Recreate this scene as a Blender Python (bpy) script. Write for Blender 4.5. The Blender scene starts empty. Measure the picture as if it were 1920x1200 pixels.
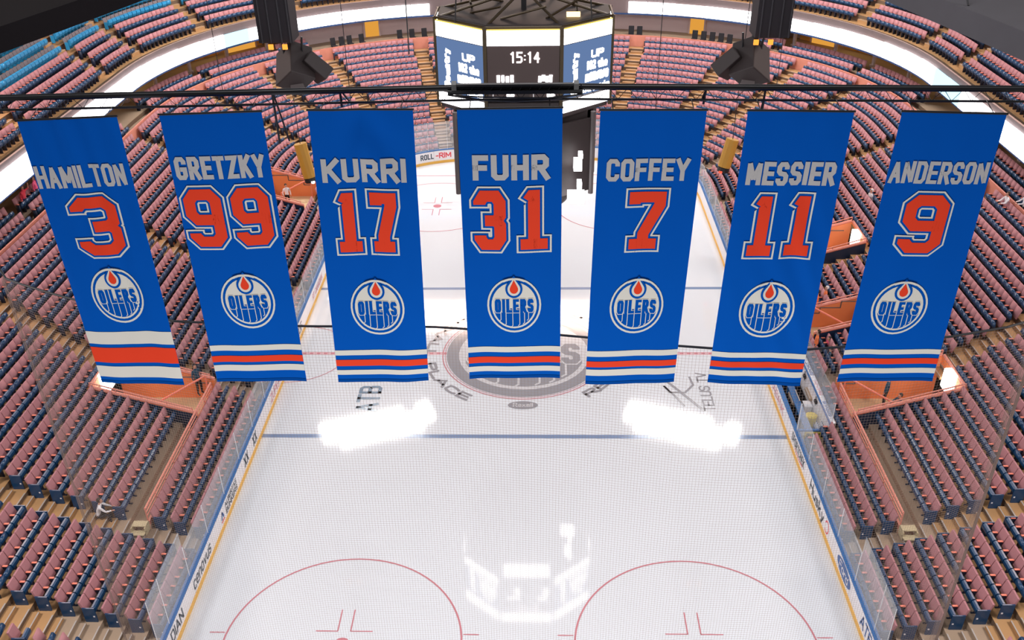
import bpy, math, random
import numpy as np
from mathutils import Vector, Matrix
rnd = random.Random(7)
S = bpy.context.scene
COL = S.collection
PI = math.pi

# ------------------------------------------------------------------ camera, world, lights, exposure
cam = bpy.data.cameras.new('camera')
cam.sensor_width = 36.0
F_PX = 1787.97
cam.lens = F_PX / 1920 * 36
cam.shift_x = 10.9 / 1920
cam.shift_y = 113.0 / 1920
cam.clip_end = 400
camo = bpy.data.objects.new('camera', cam)
COL.objects.link(camo)
CAM = Vector((0.648, -45.605, 28.093))
th, yaw, roll = 0.5799, -0.0367, -0.0191
fw = Vector((math.sin(yaw)*math.cos(th), math.cos(yaw)*math.cos(th), -math.sin(th)))
rt = Vector((math.cos(yaw), -math.sin(yaw), 0))
up = rt.cross(fw)
r2 = math.cos(roll)*rt + math.sin(roll)*up
u2 = -math.sin(roll)*rt + math.cos(roll)*up
M = Matrix(((r2.x, u2.x, -fw.x, CAM.x), (r2.y, u2.y, -fw.y, CAM.y), (r2.z, u2.z, -fw.z, CAM.z), (0, 0, 0, 1)))
camo.matrix_world = M
S.camera = camo

W = bpy.data.worlds.new('hall_ambience')
S.world = W
W.use_nodes = True
W.node_tree.nodes['Background'].inputs[0].default_value = (0.95, 0.93, 1.0, 1)
W.node_tree.nodes['Background'].inputs[1].default_value = 0.23

def area(name, loc, target, size, power, color=(1, 1, 1), sy=None):
    l = bpy.data.lights.new(name, 'AREA')
    l.energy = power; l.size = size; l.color = color
    if sy: l.shape = 'RECTANGLE'; l.size_y = sy
    o = bpy.data.objects.new(name, l); COL.objects.link(o)
    o.location = loc
    d = Vector(target) - Vector(loc)
    o.rotation_euler = d.to_track_quat('-Z', 'Y').to_euler()
    o['kind'] = 'helper'
    return o
area('roof_or_fill_light', (-30, -30, 28), (-17, -10, 0), 8, 7200, (1, .92, .90))
area('roof_or_fill_light', (30, -30, 28), (17, -10, 0), 8, 7200, (1, .92, .90))
area('roof_or_fill_light', (0, -24, 33), (0, -6, 0), 14, 4000, (1, .98, .98), 5)
area('roof_or_fill_light', (-35, 4, 26), (-20, 12, 3), 7, 4200, (1, .78, .70))
area('roof_or_fill_light', (35, 4, 26), (20, 12, 3), 7, 4200, (1, .78, .70))
area('roof_or_fill_light', (0, 52, 27), (0, 40, 4), 34, 8800, (1, .70, .56), 4)
area('roof_or_fill_light', (0, -42, 11), (0, -32, 19), 16, 1750, (1, .98, .95), 4)  # low unseen fill added to brighten the banners like bounce off the ice
S.view_settings.view_transform = 'Standard'
S.view_settings.look = 'None'
S.view_settings.gamma = 1
S.view_settings.use_curve_mapping = False
S.view_settings.exposure = 0.0

# ------------------------------------------------------------------ materials
def mat(name, col, rough=.6, metal=0, var=0, scale=8, emit=None, es=0, spec=.5, bump=0, col2=None):
    m = bpy.data.materials.new(name); m.use_nodes = True
    nt = m.node_tree; b = nt.nodes['Principled BSDF']
    b.inputs['Base Color'].default_value = (*col, 1)
    b.inputs['Roughness'].default_value = rough
    b.inputs['Metallic'].default_value = metal
    b.inputs['Specular IOR Level'].default_value = spec
    if emit:
        b.inputs['Emission Color'].default_value = (*emit, 1)
        b.inputs['Emission Strength'].default_value = es
    if var or bump or col2:
        tc = nt.nodes.new('ShaderNodeTexCoord')
        n = nt.nodes.new('ShaderNodeTexNoise'); n.inputs['Scale'].default_value = scale
        n.inputs['Detail'].default_value = 4
        nt.links.new(tc.outputs['Object'], n.inputs['Vector'])
        if var or col2:
            r = nt.nodes.new('ShaderNodeMixRGB')
            c2 = col2 or tuple(max(0, c*(1-var)) for c in col)
            r.inputs[1].default_value = (*col, 1); r.inputs[2].default_value = (*c2, 1)
            nt.links.new(n.outputs['Fac'], r.inputs[0])
            nt.links.new(r.outputs[0], b.inputs['Base Color'])
        if bump:
            bp = nt.nodes.new('ShaderNodeBump'); bp.inputs['Strength'].default_value = bump
            nt.links.new(n.outputs['Fac'], bp.inputs['Height'])
            nt.links.new(bp.outputs[0], b.inputs['Normal'])
    return m
def emis(name, col, s):
    m = bpy.data.materials.new(name); m.use_nodes = True
    nt = m.node_tree; nt.nodes.clear()
    e = nt.nodes.new('ShaderNodeEmission'); o = nt.nodes.new('ShaderNodeOutputMaterial')
    e.inputs[0].default_value = (*col, 1); e.inputs[1].default_value = s
    nt.links.new(e.outputs[0], o.inputs[0])
    return m
def glassm(name, tint, tr, haze):
    m = bpy.data.materials.new(name); m.use_nodes = True
    nt = m.node_tree; nt.nodes.clear()
    t = nt.nodes.new('ShaderNodeBsdfTransparent'); t.inputs[0].default_value = (*tint, 1)
    d = nt.nodes.new('ShaderNodeBsdfDiffuse'); d.inputs[0].default_value = (.85, .9, .93, 1)
    g = nt.nodes.new('ShaderNodeBsdfGlossy'); g.inputs['Roughness'].default_value = .06
    a = nt.nodes.new('ShaderNodeMixShader'); a.inputs[0].default_value = haze
    b = nt.nodes.new('ShaderNodeMixShader'); b.inputs[0].default_value = tr
    o = nt.nodes.new('ShaderNodeOutputMaterial')
    nt.links.new(d.outputs[0], a.inputs[1]); nt.links.new(g.outputs[0], a.inputs[2])
    nt.links.new(a.outputs[0], b.inputs[1]); nt.links.new(t.outputs[0], b.inputs[2])
    nt.links.new(b.outputs[0], o.inputs[0])
    return m
MT = dict(
 ice=mat('ice', (.77, .81, .86), .055, var=.03, scale=.25, bump=.012, spec=.9),
 line_red=mat('painted_red', (.60, .22, .26), .1, spec=.5),
 line_blue=mat('painted_blue', (.20, .28, .45), .1, spec=.5),
 ice_grey=mat('painted_grey', (.30, .30, .33), .1, spec=.5),
 ice_lt=mat('painted_pale', (.62, .62, .65), .1, spec=.5),
 ice_blue=mat('painted_steel', (.17, .25, .34), .1, spec=.5),
 pink=mat('pink_upholstery', (.48, .215, .235), .9, var=.10, scale=9),
 navy=mat('navy_plastic', (.007, .048, .125), .30, spec=.6),
 navyd=mat('navy_steel', (.010, .022, .055), .4),
 salmon=mat('salmon_armrest', (.85, .24, .16), .5),
 turq=mat('turquoise_plastic', (.02, .26, .52), .35),
 turqd=mat('grey_cushion', (.20, .16, .17), .7),
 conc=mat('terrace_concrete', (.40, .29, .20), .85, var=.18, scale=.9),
 concw=mat('warm_lit_terrace', (.50, .28, .12), .8, var=.22, scale=.9),  # concrete with the warm light on the higher rows mixed into its colour
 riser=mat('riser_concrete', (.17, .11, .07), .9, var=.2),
 nose=mat('step_nosing', (.52, .46, .42), .7, var=.3, scale=25),
 orange=mat('orange_wall_paint', (.80, .25, .09), .6, var=.06, scale=2),
 rail=mat('salmon_rail', (.72, .26, .19), .5),
 railw=mat('salmon_ledge', (.72, .28, .20), .6, var=.1, scale=3),
 board=mat('white_board', (.86, .84, .86), .35),
 cap=mat('blue_cap', (.0, .11, .34), .4),
 kick=mat('yellow_kick_plate', (.85, .48, .08), .5),
 joint=mat('board_joint', (.35, .36, .42), .6),
 glass=glassm('rink_glass', (.96, .98, 1), .80, .25),
 glassedge=mat('glass_edge', (.80, .82, .85), .3),
 black=mat('black_steel', (.008, .008, .010), .5),
 blackm=mat('matt_black', (.004, .003, .004), .95, var=.3, scale=3, spec=.1),
 dgrey=mat('dark_grey_casing', (.030, .021, .021), .6, var=.15, scale=2),
 mgrey=mat('mid_grey_casing', (.10, .085, .085), .5),
 panelg=mat('grey_bulkhead', (.040, .038, .046), .8, var=.25, scale=1.5),
 banner=mat('blue_banner_cloth', (.0, .105, .56), .85, var=.05, scale=3, spec=.06),
 bgap=mat('blue_print', (.0, .095, .50), .85, spec=.06),
 cream=mat('cream_print', (.82, .80, .74), .8, spec=.2),
 silver=mat('silver_grey_print', (.56, .55, .56), .8, spec=.2),
 red=mat('red_print', (.92, .06, .02), .8, spec=.2),
 hem=mat('banner_hem', (.0, .07, .36), .85, spec=.06),
 net=mat('net_thread', (.30, .22, .19), .8),
 cable=mat('black_cable', (.01, .01, .012), .6),
 beige=mat('beige_wall', (.42, .30, .27), .7, var=.06, scale=1),
 grey=mat('slate_fascia', (.17, .13, .13), .7, var=.08, scale=1),
 bluef=mat('blue_fascia', (.02, .06, .17), .6),
 pinkw=mat('pale_pink_wall', (.62, .50, .50), .7),
 amber=mat('amber_door', (.80, .38, .06), .5),
 gold=mat('gold_case', (.52, .27, .03), .4, var=.1, scale=2),
 skin=mat('skin', (.55, .28, .19), .6),
 hair=mat('dark_hair', (.03, .018, .012), .7),
 hairw=mat('white_hair', (.75, .72, .70), .7),
 cw=mat('white_cloth', (.80, .78, .80), .8), cb=mat('black_cloth', (.012, .012, .016), .8),
 cn=mat('teal_navy_cloth', (.01, .06, .11), .8), cr=mat('red_cloth', (.75, .05, .08), .8),
 co=mat('orange_cloth', (.85, .20, .06), .8), cp=mat('hot_pink_cloth', (.85, .12, .25), .8), cbl=mat('denim_cloth', (.03, .07, .18), .8),
 wood=mat('tan_wood', (.55, .46, .28), .6, var=.2, scale=6),
 yellow=mat('yellow_vinyl', (.85, .62, .02), .5),
 adblue=mat('ad_blue', (.03, .12, .35), .5), addark=mat('ad_slate', (.04, .07, .10), .5), adred=mat('ad_red', (.75, .06, .08), .5), adpink=mat('ad_faded_red', (.75, .35, .40), .5),
 chrome=mat('chrome', (.6, .6, .62), .2, metal=.9),
)
EM = dict(
 white=emis('led_white', (1, .97, .99), 5.0), ice=emis('led_ice_blue', (.55, .85, 1), 1.6),
 pinkish=emis('led_pinkish', (1, .86, .84), 3.4), blue=emis('screen_blue', (.16, .26, .50), .80),
 sky=emis('led_sky', (.12, .50, .85), 1.0), warm=emis('warm_lamp', (1, .70, .30), 3.0), wsign=emis('white_sign_light', (1, .96, .9), 7),
 amberled=emis('amber_led', (1, .62, .22), 3.0), yled=emis('led_yellow_rim', (1, .72, .10), 1.2), orangel=emis('orange_lamp', (1, .35, .05), 1.6),
 flood=emis('flood_lamp', (1, .98, .95), 60), kiosk=emis('kiosk_glow', (1, .62, .26), 1.3), redled=emis('red_led', (1, .1, .05), 1.5),
)

# ------------------------------------------------------------------ helpers
def unit(v): return v/np.linalg.norm(v)
class MB:
    def __init__(s): s.v = []; s.f = []; s.m = []
    def add(s, vs, fs, mi=0):
        b = len(s.v); s.v += [tuple(map(float, p)) for p in vs]
        s.f += [tuple(i+b for i in q) for q in fs]; s.m += [mi]*len(fs)
    def box(s, c, d, mi=0, rz=0, rx=0, taper=1.0):
        x, y, z = d[0]/2, d[1]/2, d[2]/2
        P = []
        for (sx, sy, sz) in ((-1,-1,-1),(1,-1,-1),(1,1,-1),(-1,1,-1),(-1,-1,1),(1,-1,1),(1,1,1),(-1,1,1)):
            k = taper if sz > 0 else 1
            p = [sx*x*k, sy*y*k, sz*z]
            if rx: p = [p[0], p[1]*math.cos(rx)-p[2]*math.sin(rx), p[1]*math.sin(rx)+p[2]*math.cos(rx)]
            if rz: p = [p[0]*math.cos(rz)-p[1]*math.sin(rz), p[0]*math.sin(rz)+p[1]*math.cos(rz), p[2]]
            P.append((p[0]+c[0], p[1]+c[1], p[2]+c[2]))
        s.add(P, [(0,3,2,1),(4,5,6,7),(0,1,5,4),(1,2,6,5),(2,3,7,6),(3,0,4,7)], mi)
    def quad(s, a, b, c, d, mi=0): s.add([a, b, c, d], [(0,1,2,3)], mi)
    def prism(s, base, off, mi=0):          # closed polygon extruded by vector off
        n = len(base); top = [tuple(p[i]+off[i] for i in range(3)) for p in base]
        s.add(list(base)+top, [tuple(reversed(range(n))), tuple(range(n, 2*n))] + [(i, (i+1) % n, (i+1) % n+n, i+n) for i in range(n)], mi)
    def tube(s, p, q, r, n=6, mi=0, r2=None):
        p = np.array(p, float); q = np.array(q, float); d = q-p; L = np.linalg.norm(d)
        if L < 1e-6: return
        d /= L; a = np.array([0, 0, 1.]) if abs(d[2]) < .9 else np.array([1., 0, 0])
        u = unit(np.cross(d, a)); w = np.cross(d, u); r2 = r if r2 is None else r2
        A = [p+r*(math.cos(2*PI*i/n)*u+math.sin(2*PI*i/n)*w) for i in range(n)]
        B = [q+r2*(math.cos(2*PI*i/n)*u+math.sin(2*PI*i/n)*w) for i in range(n)]
        s.add(A+B, [(i, (i+1) % n, (i+1) % n+n, i+n) for i in range(n)]+[tuple(reversed(range(n))), tuple(range(n, 2*n))], mi)
    def path(s, pts, r, n=6, mi=0):
        for a, b in zip(pts[:-1], pts[1:]): s.tube(a, b, r, n, mi)
    def mesh(s, name, mats, smooth=False):
        me = bpy.data.meshes.new(name)
        me.from_pydata(s.v, [], s.f)
        for m in mats: me.materials.append(m)
        if any(s.m): me.polygons.foreach_set('material_index', s.m)
        if smooth: me.polygons.foreach_set('use_smooth', [True]*len(s.f))
        me.update(); return me
def link(name, data, parent=None, loc=(0,0,0), rz=0):
    o = bpy.data.objects.new(name, data); COL.objects.link(o)
    o.location = loc; o.rotation_euler = (0, 0, rz)
    if parent: o.parent = parent
    return o
def obj(name, mb, mats, parent=None, loc=(0,0,0), rz=0, smooth=False):
    if not isinstance(mats, (list, tuple)): mats = [mats]
    return link(name, mb.mesh(name, mats, smooth), parent, loc, rz)
def tag(o, label=None, cat=None, group=None, kind=None):
    if label: o['label'] = label
    if cat: o['category'] = cat
    if group: o['group'] = group
    if kind: o['kind'] = kind
    return o
def thing(name, label, cat, loc=(0,0,0), rz=0, group=None, kind=None):
    return tag(link(name, None, None, loc, rz), label, cat, group, kind)
def bevel(me, w):
    import bmesh
    b = bmesh.new(); b.from_mesh(me)
    bmesh.ops.bevel(b, geom=list(b.edges), offset=w, segments=2, profile=.5, affect='EDGES', clamp_overlap=True)
    b.to_mesh(me); b.free(); return me
def cast(p):    # vectors
    return np.array(p, float)

# ------------------------------------------------------------------ stroke lettering (flat print)
G = {
'A': (.66, [[(0,0),(.33,1),(.66,0)], [(.14,.3),(.52,.3)]]),
'B': (.6, [[(0,0),(0,1),(.45,1),(.58,.88),(.58,.64),(.47,.53),(0,.53)], [(.47,.53),(.6,.42),(.6,.12),(.46,0),(0,0)]]),
'C': (.6, [[(.6,.72),(.6,.87),(.47,1),(.13,1),(0,.87),(0,.13),(.13,0),(.47,0),(.6,.13),(.6,.28)]]),
'D': (.6, [[(0,0),(0,1),(.44,1),(.6,.84),(.6,.16),(.44,0),(0,0)]]),
'E': (.55, [[(.55,1),(0,1),(0,0),(.55,0)], [(0,.5),(.48,.5)]]),
'F': (.52, [[(.52,1),(0,1),(0,0)], [(0,.5),(.45,.5)]]),
'G': (.62, [[(.62,.72),(.62,.87),(.48,1),(.13,1),(0,.87),(0,.13),(.13,0),(.48,0),(.62,.13),(.62,.45),(.42,.45)]]),
'H': (.6, [[(0,0),(0,1)], [(.6,0),(.6,1)], [(0,.5),(.6,.5)]]),
'I': (.0, [[(0,0),(0,1)]]),
'J': (.5, [[(.5,1),(.5,.13),(.37,0),(.13,0),(0,.13),(0,.28)]]),
'K': (.62, [[(0,0),(0,1)], [(.58,1),(.06,.45)], [(.2,.6),(.62,0)]]),
'L': (.5, [[(0,1),(0,0),(.5,0)]]),
'M': (.8, [[(0,0),(0,1),(.4,.2),(.8,1),(.8,0)]]),
'N': (.62, [[(0,0),(0,1),(.62,0),(.62,1)]]),
'O': (.6, [[(.13,0),(.47,0),(.6,.13),(.6,.87),(.47,1),(.13,1),(0,.87),(0,.13),(.13,0)]]),
'P': (.58, [[(0,0),(0,1),(.45,1),(.58,.87),(.58,.57),(.45,.45),(0,.45)]]),
'R': (.6, [[(0,0),(0,1),(.46,1),(.59,.87),(.59,.6),(.46,.48),(0,.48)], [(.3,.48),(.62,0)]]),
'S': (.58, [[(.58,.74),(.58,.87),(.45,1),(.13,1),(0,.87),(0,.63),(.13,.52),(.45,.48),(.58,.37),(.58,.13),(.45,0),(.13,0),(0,.13),(0,.26)]]),
'T': (.6, [[(0,1),(.6,1)], [(.3,1),(.3,0)]]),
'U': (.6, [[(0,1),(0,.13),(.13,0),(.47,0),(.6,.13),(.6,1)]]),
'V': (.62, [[(0,1),(.31,0),(.62,1)]]),
'W': (.8, [[(0,1),(.2,0),(.4,.8),(.6,0),(.8,1)]]),
'X': (.62, [[(0,0),(.62,1)], [(0,1),(.62,0)]]),
'Y': (.64, [[(0,1),(.32,.46),(.64,1)], [(.32,.46),(.32,0)]]),
'Z': (.58, [[(0,1),(.58,1),(0,0),(.58,0)]]),
'c': (.5, [[(.5,.5),(.38,.62),(.12,.62),(0,.5),(0,.12),(.12,0),(.38,0),(.5,.12)]]),
'e': (.5, [[(0,.32),(.5,.32),(.5,.5),(.38,.62),(.12,.62),(0,.5),(0,.12),(.12,0),(.48,0)]]),
'n': (.5, [[(0,0),(0,.62)], [(0,.48),(.14,.62),(.38,.62),(.5,.5),(.5,0)]]),
'o': (.52, [[(.12,0),(.4,0),(.52,.12),(.52,.5),(.4,.62),(.12,.62),(0,.5),(0,.12),(.12,0)]]),
'v': (.5, [[(0,.62),(.25,0),(.5,.62)]]),
'u': (.5, [[(0,.62),(0,.12),(.12,0),(.38,0),(.5,.12)], [(.5,.62),(.5,0)]]),
's': (.46, [[(.46,.5),(.36,.62),(.1,.62),(0,.5),(.06,.36),(.4,.27),(.46,.12),(.36,0),(.1,0),(0,.12)]]),
'k': (.48, [[(0,0),(0,1)], [(.44,.62),(.04,.28)], [(.14,.36),(.48,0)]]),
'y': (.5, [[(0,.62),(.25,0)], [(.5,.62),(.2,-.28),(.05,-.28)]]),
'r': (.36, [[(0,0),(0,.62)], [(0,.42),(.16,.62),(.36,.62)]]),
'd': (.5, [[(.5,1),(.5,0),(.12,0),(0,.12),(0,.5),(.12,.62),(.5,.62)]]),
'i': (.0, [[(0,0),(0,.62)], [(0,.8),(0,.92)]]),
'a': (.5, [[(.04,.62),(.38,.62),(.5,.5),(.5,0),(.12,0),(0,.1),(0,.26),(.12,.36),(.5,.36)]]),
'x': (.48, [[(0,0),(.48,.62)], [(0,.62),(.48,0)]]),
'l': (.0, [[(0,0),(0,1)]]),
't': (.36, [[(.16,.9),(.16,.1),(.26,0),(.36,0)], [(0,.62),(.36,.62)]]),
'h': (.5, [[(0,0),(0,1)], [(0,.48),(.14,.62),(.38,.62),(.5,.5),(.5,0)]]),
'g': (.5, [[(.5,.62),(.5,-.16),(.38,-.28),(.04,-.28)], [(.5,.62),(.12,.62),(0,.5),(0,.12),(.12,0),(.5,0)]]),
'm': (.8, [[(0,0),(0,.62)], [(0,.5),(.14,.62),(.3,.62),(.4,.5),(.4,0)], [(.4,.5),(.54,.62),(.7,.62),(.8,.5),(.8,0)]]),
'-': (.3, [[(0,.45),(.3,.45)]]), ':': (.0, [[(0,.2),(0,.32)], [(0,.62),(0,.74)]]),
'0': (.55, [[(.13,0),(.42,0),(.55,.13),(.55,.87),(.42,1),(.13,1),(0,.87),(0,.13),(.13,0)]]),
'1': (.4, [[(.26,0),(.26,1)], [(.26,.98),(0,.8)]]),
'2': (.55, [[(0,.8),(0,.9),(.12,1),(.43,1),(.55,.87),(.55,.6),(0,.1),(0,0),(.55,0)]]),
'4': (.55, [[(.42,0),(.42,1),(0,.35),(.55,.35)]]),
'5': (.55, [[(.55,1),(0,1),(0,.55),(.42,.55),(.55,.43),(.55,.13),(.42,0),(0,0)]]),
' ': (.3, []),
}
NUM = {   # block numerals: one centre line, drawn in three widths for the outlines
'3': (.62, [[(0,.75),(0,.87),(.13,1),(.49,1),(.62,.87),(.62,.6),(.52,.5),(.62,.4),(.62,.13),(.49,0),(.13,0),(0,.13),(0,.27)], [(.54,.5),(.34,.5)]]),
'9': (.62, [[(.62,.47),(.13,.47),(0,.60),(0,.87),(.13,1),(.49,1),(.62,.87),(.62,.13),(.49,0),(.13,0),(0,.13),(0,.26)]]),
'1': (.62, [[(.36,0),(.36,1),(.3,1),(.12,.84)], [(.12,0),(.60,0)]]),
'7': (.62, [[(0,.78),(0,1),(.62,1),(.62,.84),(.26,.22),(.26,0)], [(.06,0),(.46,0)]]),
}
def stroke_quads(pts, w, ext=0.0, maxlen=.1):
    P = [np.array(p, float) for p in pts]
    closed = np.allclose(P[0], P[-1])
    if not closed:
        for i in range(1, len(P)-1):        # very sharp corners become two overlapping strokes
            if np.dot(unit(P[i]-P[i-1]), unit(P[i+1]-P[i])) < -.35:
                e = w*.12
                A = P[:i]+[P[i]+unit(P[i]-P[i-1])*e]; B_ = [P[i]-unit(P[i+1]-P[i])*e]+P[i+1:]
                return stroke_quads(A, w, ext, maxlen)+stroke_quads(B_, w, ext, maxlen)
    if closed: P = P[:-1]
    n = len(P)
    if not closed and ext:
        P[0] = P[0]-unit(P[1]-P[0])*ext; P[-1] = P[-1]+unit(P[-1]-P[-2])*ext
    L, R = [], []
    for i in range(n):
        if closed: a, b = P[i-1], P[(i+1) % n]
        else: a = P[i-1] if i else None; b = P[i+1] if i < n-1 else None
        d1 = unit(P[i]-a) if a is not None else unit(b-P[i])
        d2 = unit(b-P[i]) if b is not None else d1
        n1 = np.array([-d1[1], d1[0]]); n2 = np.array([-d2[1], d2[0]])
        m = n1+n2
        k = np.dot(m, m)
        m = m/k*2 if k > .35 else n1
        L.append(P[i]+m*w/2); R.append(P[i]-m*w/2)
    Q = []
    for i in range(n if closed else n-1):
        j = (i+1) % n
        k = max(1, int(math.ceil(np.linalg.norm(P[j]-P[i])/maxlen)))
        for s in range(k):
            a, b = s/k, (s+1)/k
            Q.append((L[i]*(1-a)+L[j]*a, R[i]*(1-a)+R[j]*a, R[i]*(1-b)+R[j]*b, L[i]*(1-b)+L[j]*b))
    return Q
def text_chars(txt, x0, x1, y0, y1, sw=.2, font=G, gap=1.4, ext=0.0, wid=None, maxlen=.12, base=None):
    """lay a word into the rectangle, one list of quads per letter; sw = stroke width as a share of the height,
    gap = distance between neighbouring centre lines in stroke widths"""
    H = abs(y1-y0); W_ = abs(x1-x0); dr = 1 if x1 > x0 else -1
    s = sw*H if wid is None else wid
    b = sw*H if base is None else base
    g = gap*b
    k = (W_-b-g*(len(txt)-1))/max(.01, sum(font[c][0] for c in txt))
    out = []; x = b/2
    for c in txt:
        w, lines = font[c]; Q = []
        for ln in lines:
            pts = [(x0+dr*(x+px*k), y0+(y1-y0)*(sw/2+py*(1-sw))) for px, py in ln]
            if ln[0] != ln[-1]:             # ends on the base or cap line and level ends run on by half a stroke
                for e_, f_ in ((0, 1), (-1, -2)):
                    if (w > 0 and abs(ln[e_][1]-ln[f_][1]) < .01) or ln[e_][1] in (0, 1):
                        v_ = unit(np.array(pts[e_])-np.array(pts[f_])); pts[e_] = tuple(np.array(pts[e_])+v_*(b/2)/max(.5, abs(v_[1]) if ln[e_][1] in (0, 1) and abs(v_[1]) > .3 else 1))
            Q += stroke_quads(pts, s, ext, maxlen)
        if Q: out.append(Q)
        x += w*k+g
    return out
def text_quads(*a, **k): return sum(text_chars(*a, **k), [])
def disc_quads(cx, cy, rx, ry, n=36, rings=4, r0=0.0, test=None):
    Q = []
    for i in range(n):
        a, b = 2*PI*i/n, 2*PI*(i+1)/n
        for j in range(rings):
            p, q = r0+(1-r0)*j/rings, r0+(1-r0)*(j+1)/rings
            Q.append(tuple(np.array([cx+rx*r*math.cos(t), cy+ry*r*math.sin(t)]) for r, t in ((p, a), (q, a), (q, b), (p, b))))
    return Q
def put(mb, Q, fn, mi=0, cell=None):
    for q in Q:
        if cell:
            a, b, c, d = [np.array(p, float) for p in q]
            nu = max(1, int(math.ceil(max(np.linalg.norm(b-a), np.linalg.norm(c-d))/cell))); nv = max(1, int(math.ceil(max(np.linalg.norm(d-a), np.linalg.norm(c-b))/cell)))
            f = lambda u, v: fn(*((a*(1-u)+b*u)*(1-v)+(d*(1-u)+c*u)*v))
            vs = [f(i/nu, j/nv) for j in range(nv+1) for i in range(nu+1)]
            mb.add(vs, [(j*(nu+1)+i, j*(nu+1)+i+1, (j+1)*(nu+1)+i+1, (j+1)*(nu+1)+i) for j in range(nv) for i in range(nu)], mi)
        else: mb.add([fn(*p) for p in q], [(0,1,2,3)], mi)

def emblem(mb, fn, cx, cy, rx, ry, W_, B_, O_, base):
    """round badge: ring, oil drop, OILERS with drips. mb layers use fn(x, y, layer)"""
    def L(k): return lambda x, y: fn(x, y, base+k)
    X = lambda u: cx+u*rx
    Y = lambda v: cy+v*ry
    put(mb, disc_quads(cx, cy, rx, ry), L(0), W_)
    put(mb, disc_quads(cx, cy, rx*.93, ry*.93), L(1), B_)
    put(mb, disc_quads(cx, cy, rx*.84, ry*.84), L(2), W_)
    # blue fill under the letters, clipped to the disc
    n = 24; R = .775
    Q = []
    for i in range(n):
        a, b = -.74+1.48*i/n, -.74+1.48*(i+1)/n
        la, lb = -math.sqrt(max(0, R*R-a*a)), -math.sqrt(max(0, R*R-b*b))
        ya = min(-.10, 0)
        for s in range(3):
            f0, f1 = s/3, (s+1)/3
            Q.append(tuple(np.array([X(u), Y(v)]) for u, v in ((a, ya+(la-ya)*f0 if la < ya else ya), (b, ya+(lb-ya)*f0 if lb < ya else ya), (b, ya+(lb-ya)*f1 if lb < ya else ya), (a, ya+(la-ya)*f1 if la < ya else ya))))
    put(mb, Q, L(3), B_)
    # white drips
    for u, e in ((-.50, -.56), (-.31, -.72), (-.06, -.78), (.20, -.74), (.38, -.68), (.53, -.55)):
        put(mb, stroke_quads([(X(u), Y(-.22)), (X(u), Y(e+.05)), (X(u-.06), Y(e))], rx*.026, 0, rx*.3), L(4), W_)
    # letters: white backing then blue
    ar = abs(ry)
    put(mb, text_quads('OILERS', X(-.72), X(.72), Y(-.25), Y(.24), sw=.20, gap=1.35, wid=ar*.14, base=ar*.095, maxlen=rx*.3), L(5), W_)
    put(mb, text_quads('OILERS', X(-.72), X(.72), Y(-.25), Y(.24), sw=.20, gap=1.35, wid=ar*.098, base=ar*.095, maxlen=rx*.3), L(6), B_)
    # serif bars of the I and L
    # drop: blue surround, white, orange
    def drop(r, yc, tip, k, mi):
        pts = []
        a0 = math.acos(min(1, r/(tip-yc)))
        m = 16
        for i in range(m+1):
            a = PI/2+a0+(2*PI-2*a0)*i/m
            pts.append((X(r*math.cos(a)), Y(yc+r*math.sin(a))))
        tipp = np.array((X(0), Y(tip))); c = np.array((X(0), Y(yc)))
        Q = [(c, np.array(pts[i]), np.array(pts[i+1]), c) for i in range(m)]
        for q in Q: mb.add([L(k)(*p) for p in q[:3]], [(0,1,2)], mi)
        mb.add([L(k)(*p) for p in (c, np.array(pts[-1]), tipp)], [(0,1,2)], mi)
        mb.add([L(k)(*p) for p in (c, tipp, np.array(pts[0]))], [(0,1,2)], mi)
    drop(.315, .60, 1.08, 7, B_)
    put(mb, stroke_quads([(X(.9643*math.cos(a)), Y(.9643*math.sin(a))) for a in np.linspace(1.15, 1.99, 9)], abs(ry)*.07, 0, rx), L(8), W_)
    drop(.235, .60, 1.00, 9, W_)
    drop(.155, .60, .93, 10, O_)

# ------------------------------------------------------------------ bowl geometry
def zk(k): return .45+.27*k+.002*k*k
def Dk(k): return .55+.8*k
def zu(j): return 9.9+.5*j
def Du(j): return 16.3+.8*j
def frame(t, D, sg):
    if t < -22: ph = math.radians(-22-t); x, y, nx, ny = 4.45+(8.5+D)*math.cos(ph), -22-(8.5+D)*math.sin(ph), -math.cos(ph), math.sin(ph)
    elif t <= 22: x, y, nx, ny = 12.95+D, t, -1., 0.
    elif t <= 112: ph = math.radians(t-22); x, y, nx, ny = 4.45+(8.5+D)*math.cos(ph), 22+(8.5+D)*math.sin(ph), -math.cos(ph), -math.sin(ph)
    else: x, y, nx, ny = 4.45-(t-112), 30.5+D, 0., -1.
    return sg*x, y, sg*nx, ny
def dl(t, D): return math.radians(8.5+D) if (t < -22 or 22 < t <= 112) else 1.0
def walk(t0, t1, D, step=.5, gap=.55):
    """t of seat centres filling t0..t1 less half an aisle at both ends"""
    ts = np.linspace(t0, t1, 240); c = np.concatenate([[0], np.cumsum([dl((a+b)/2, D)*(b-a) for a, b in zip(ts[:-1], ts[1:])])])
    n = int((c[-1]-2*gap)/step)
    if n <= 0: return []
    s0 = (c[-1]-n*step)/2+step/2
    return [float(np.interp(s0+i*step, c, ts)) for i in range(n)]
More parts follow.
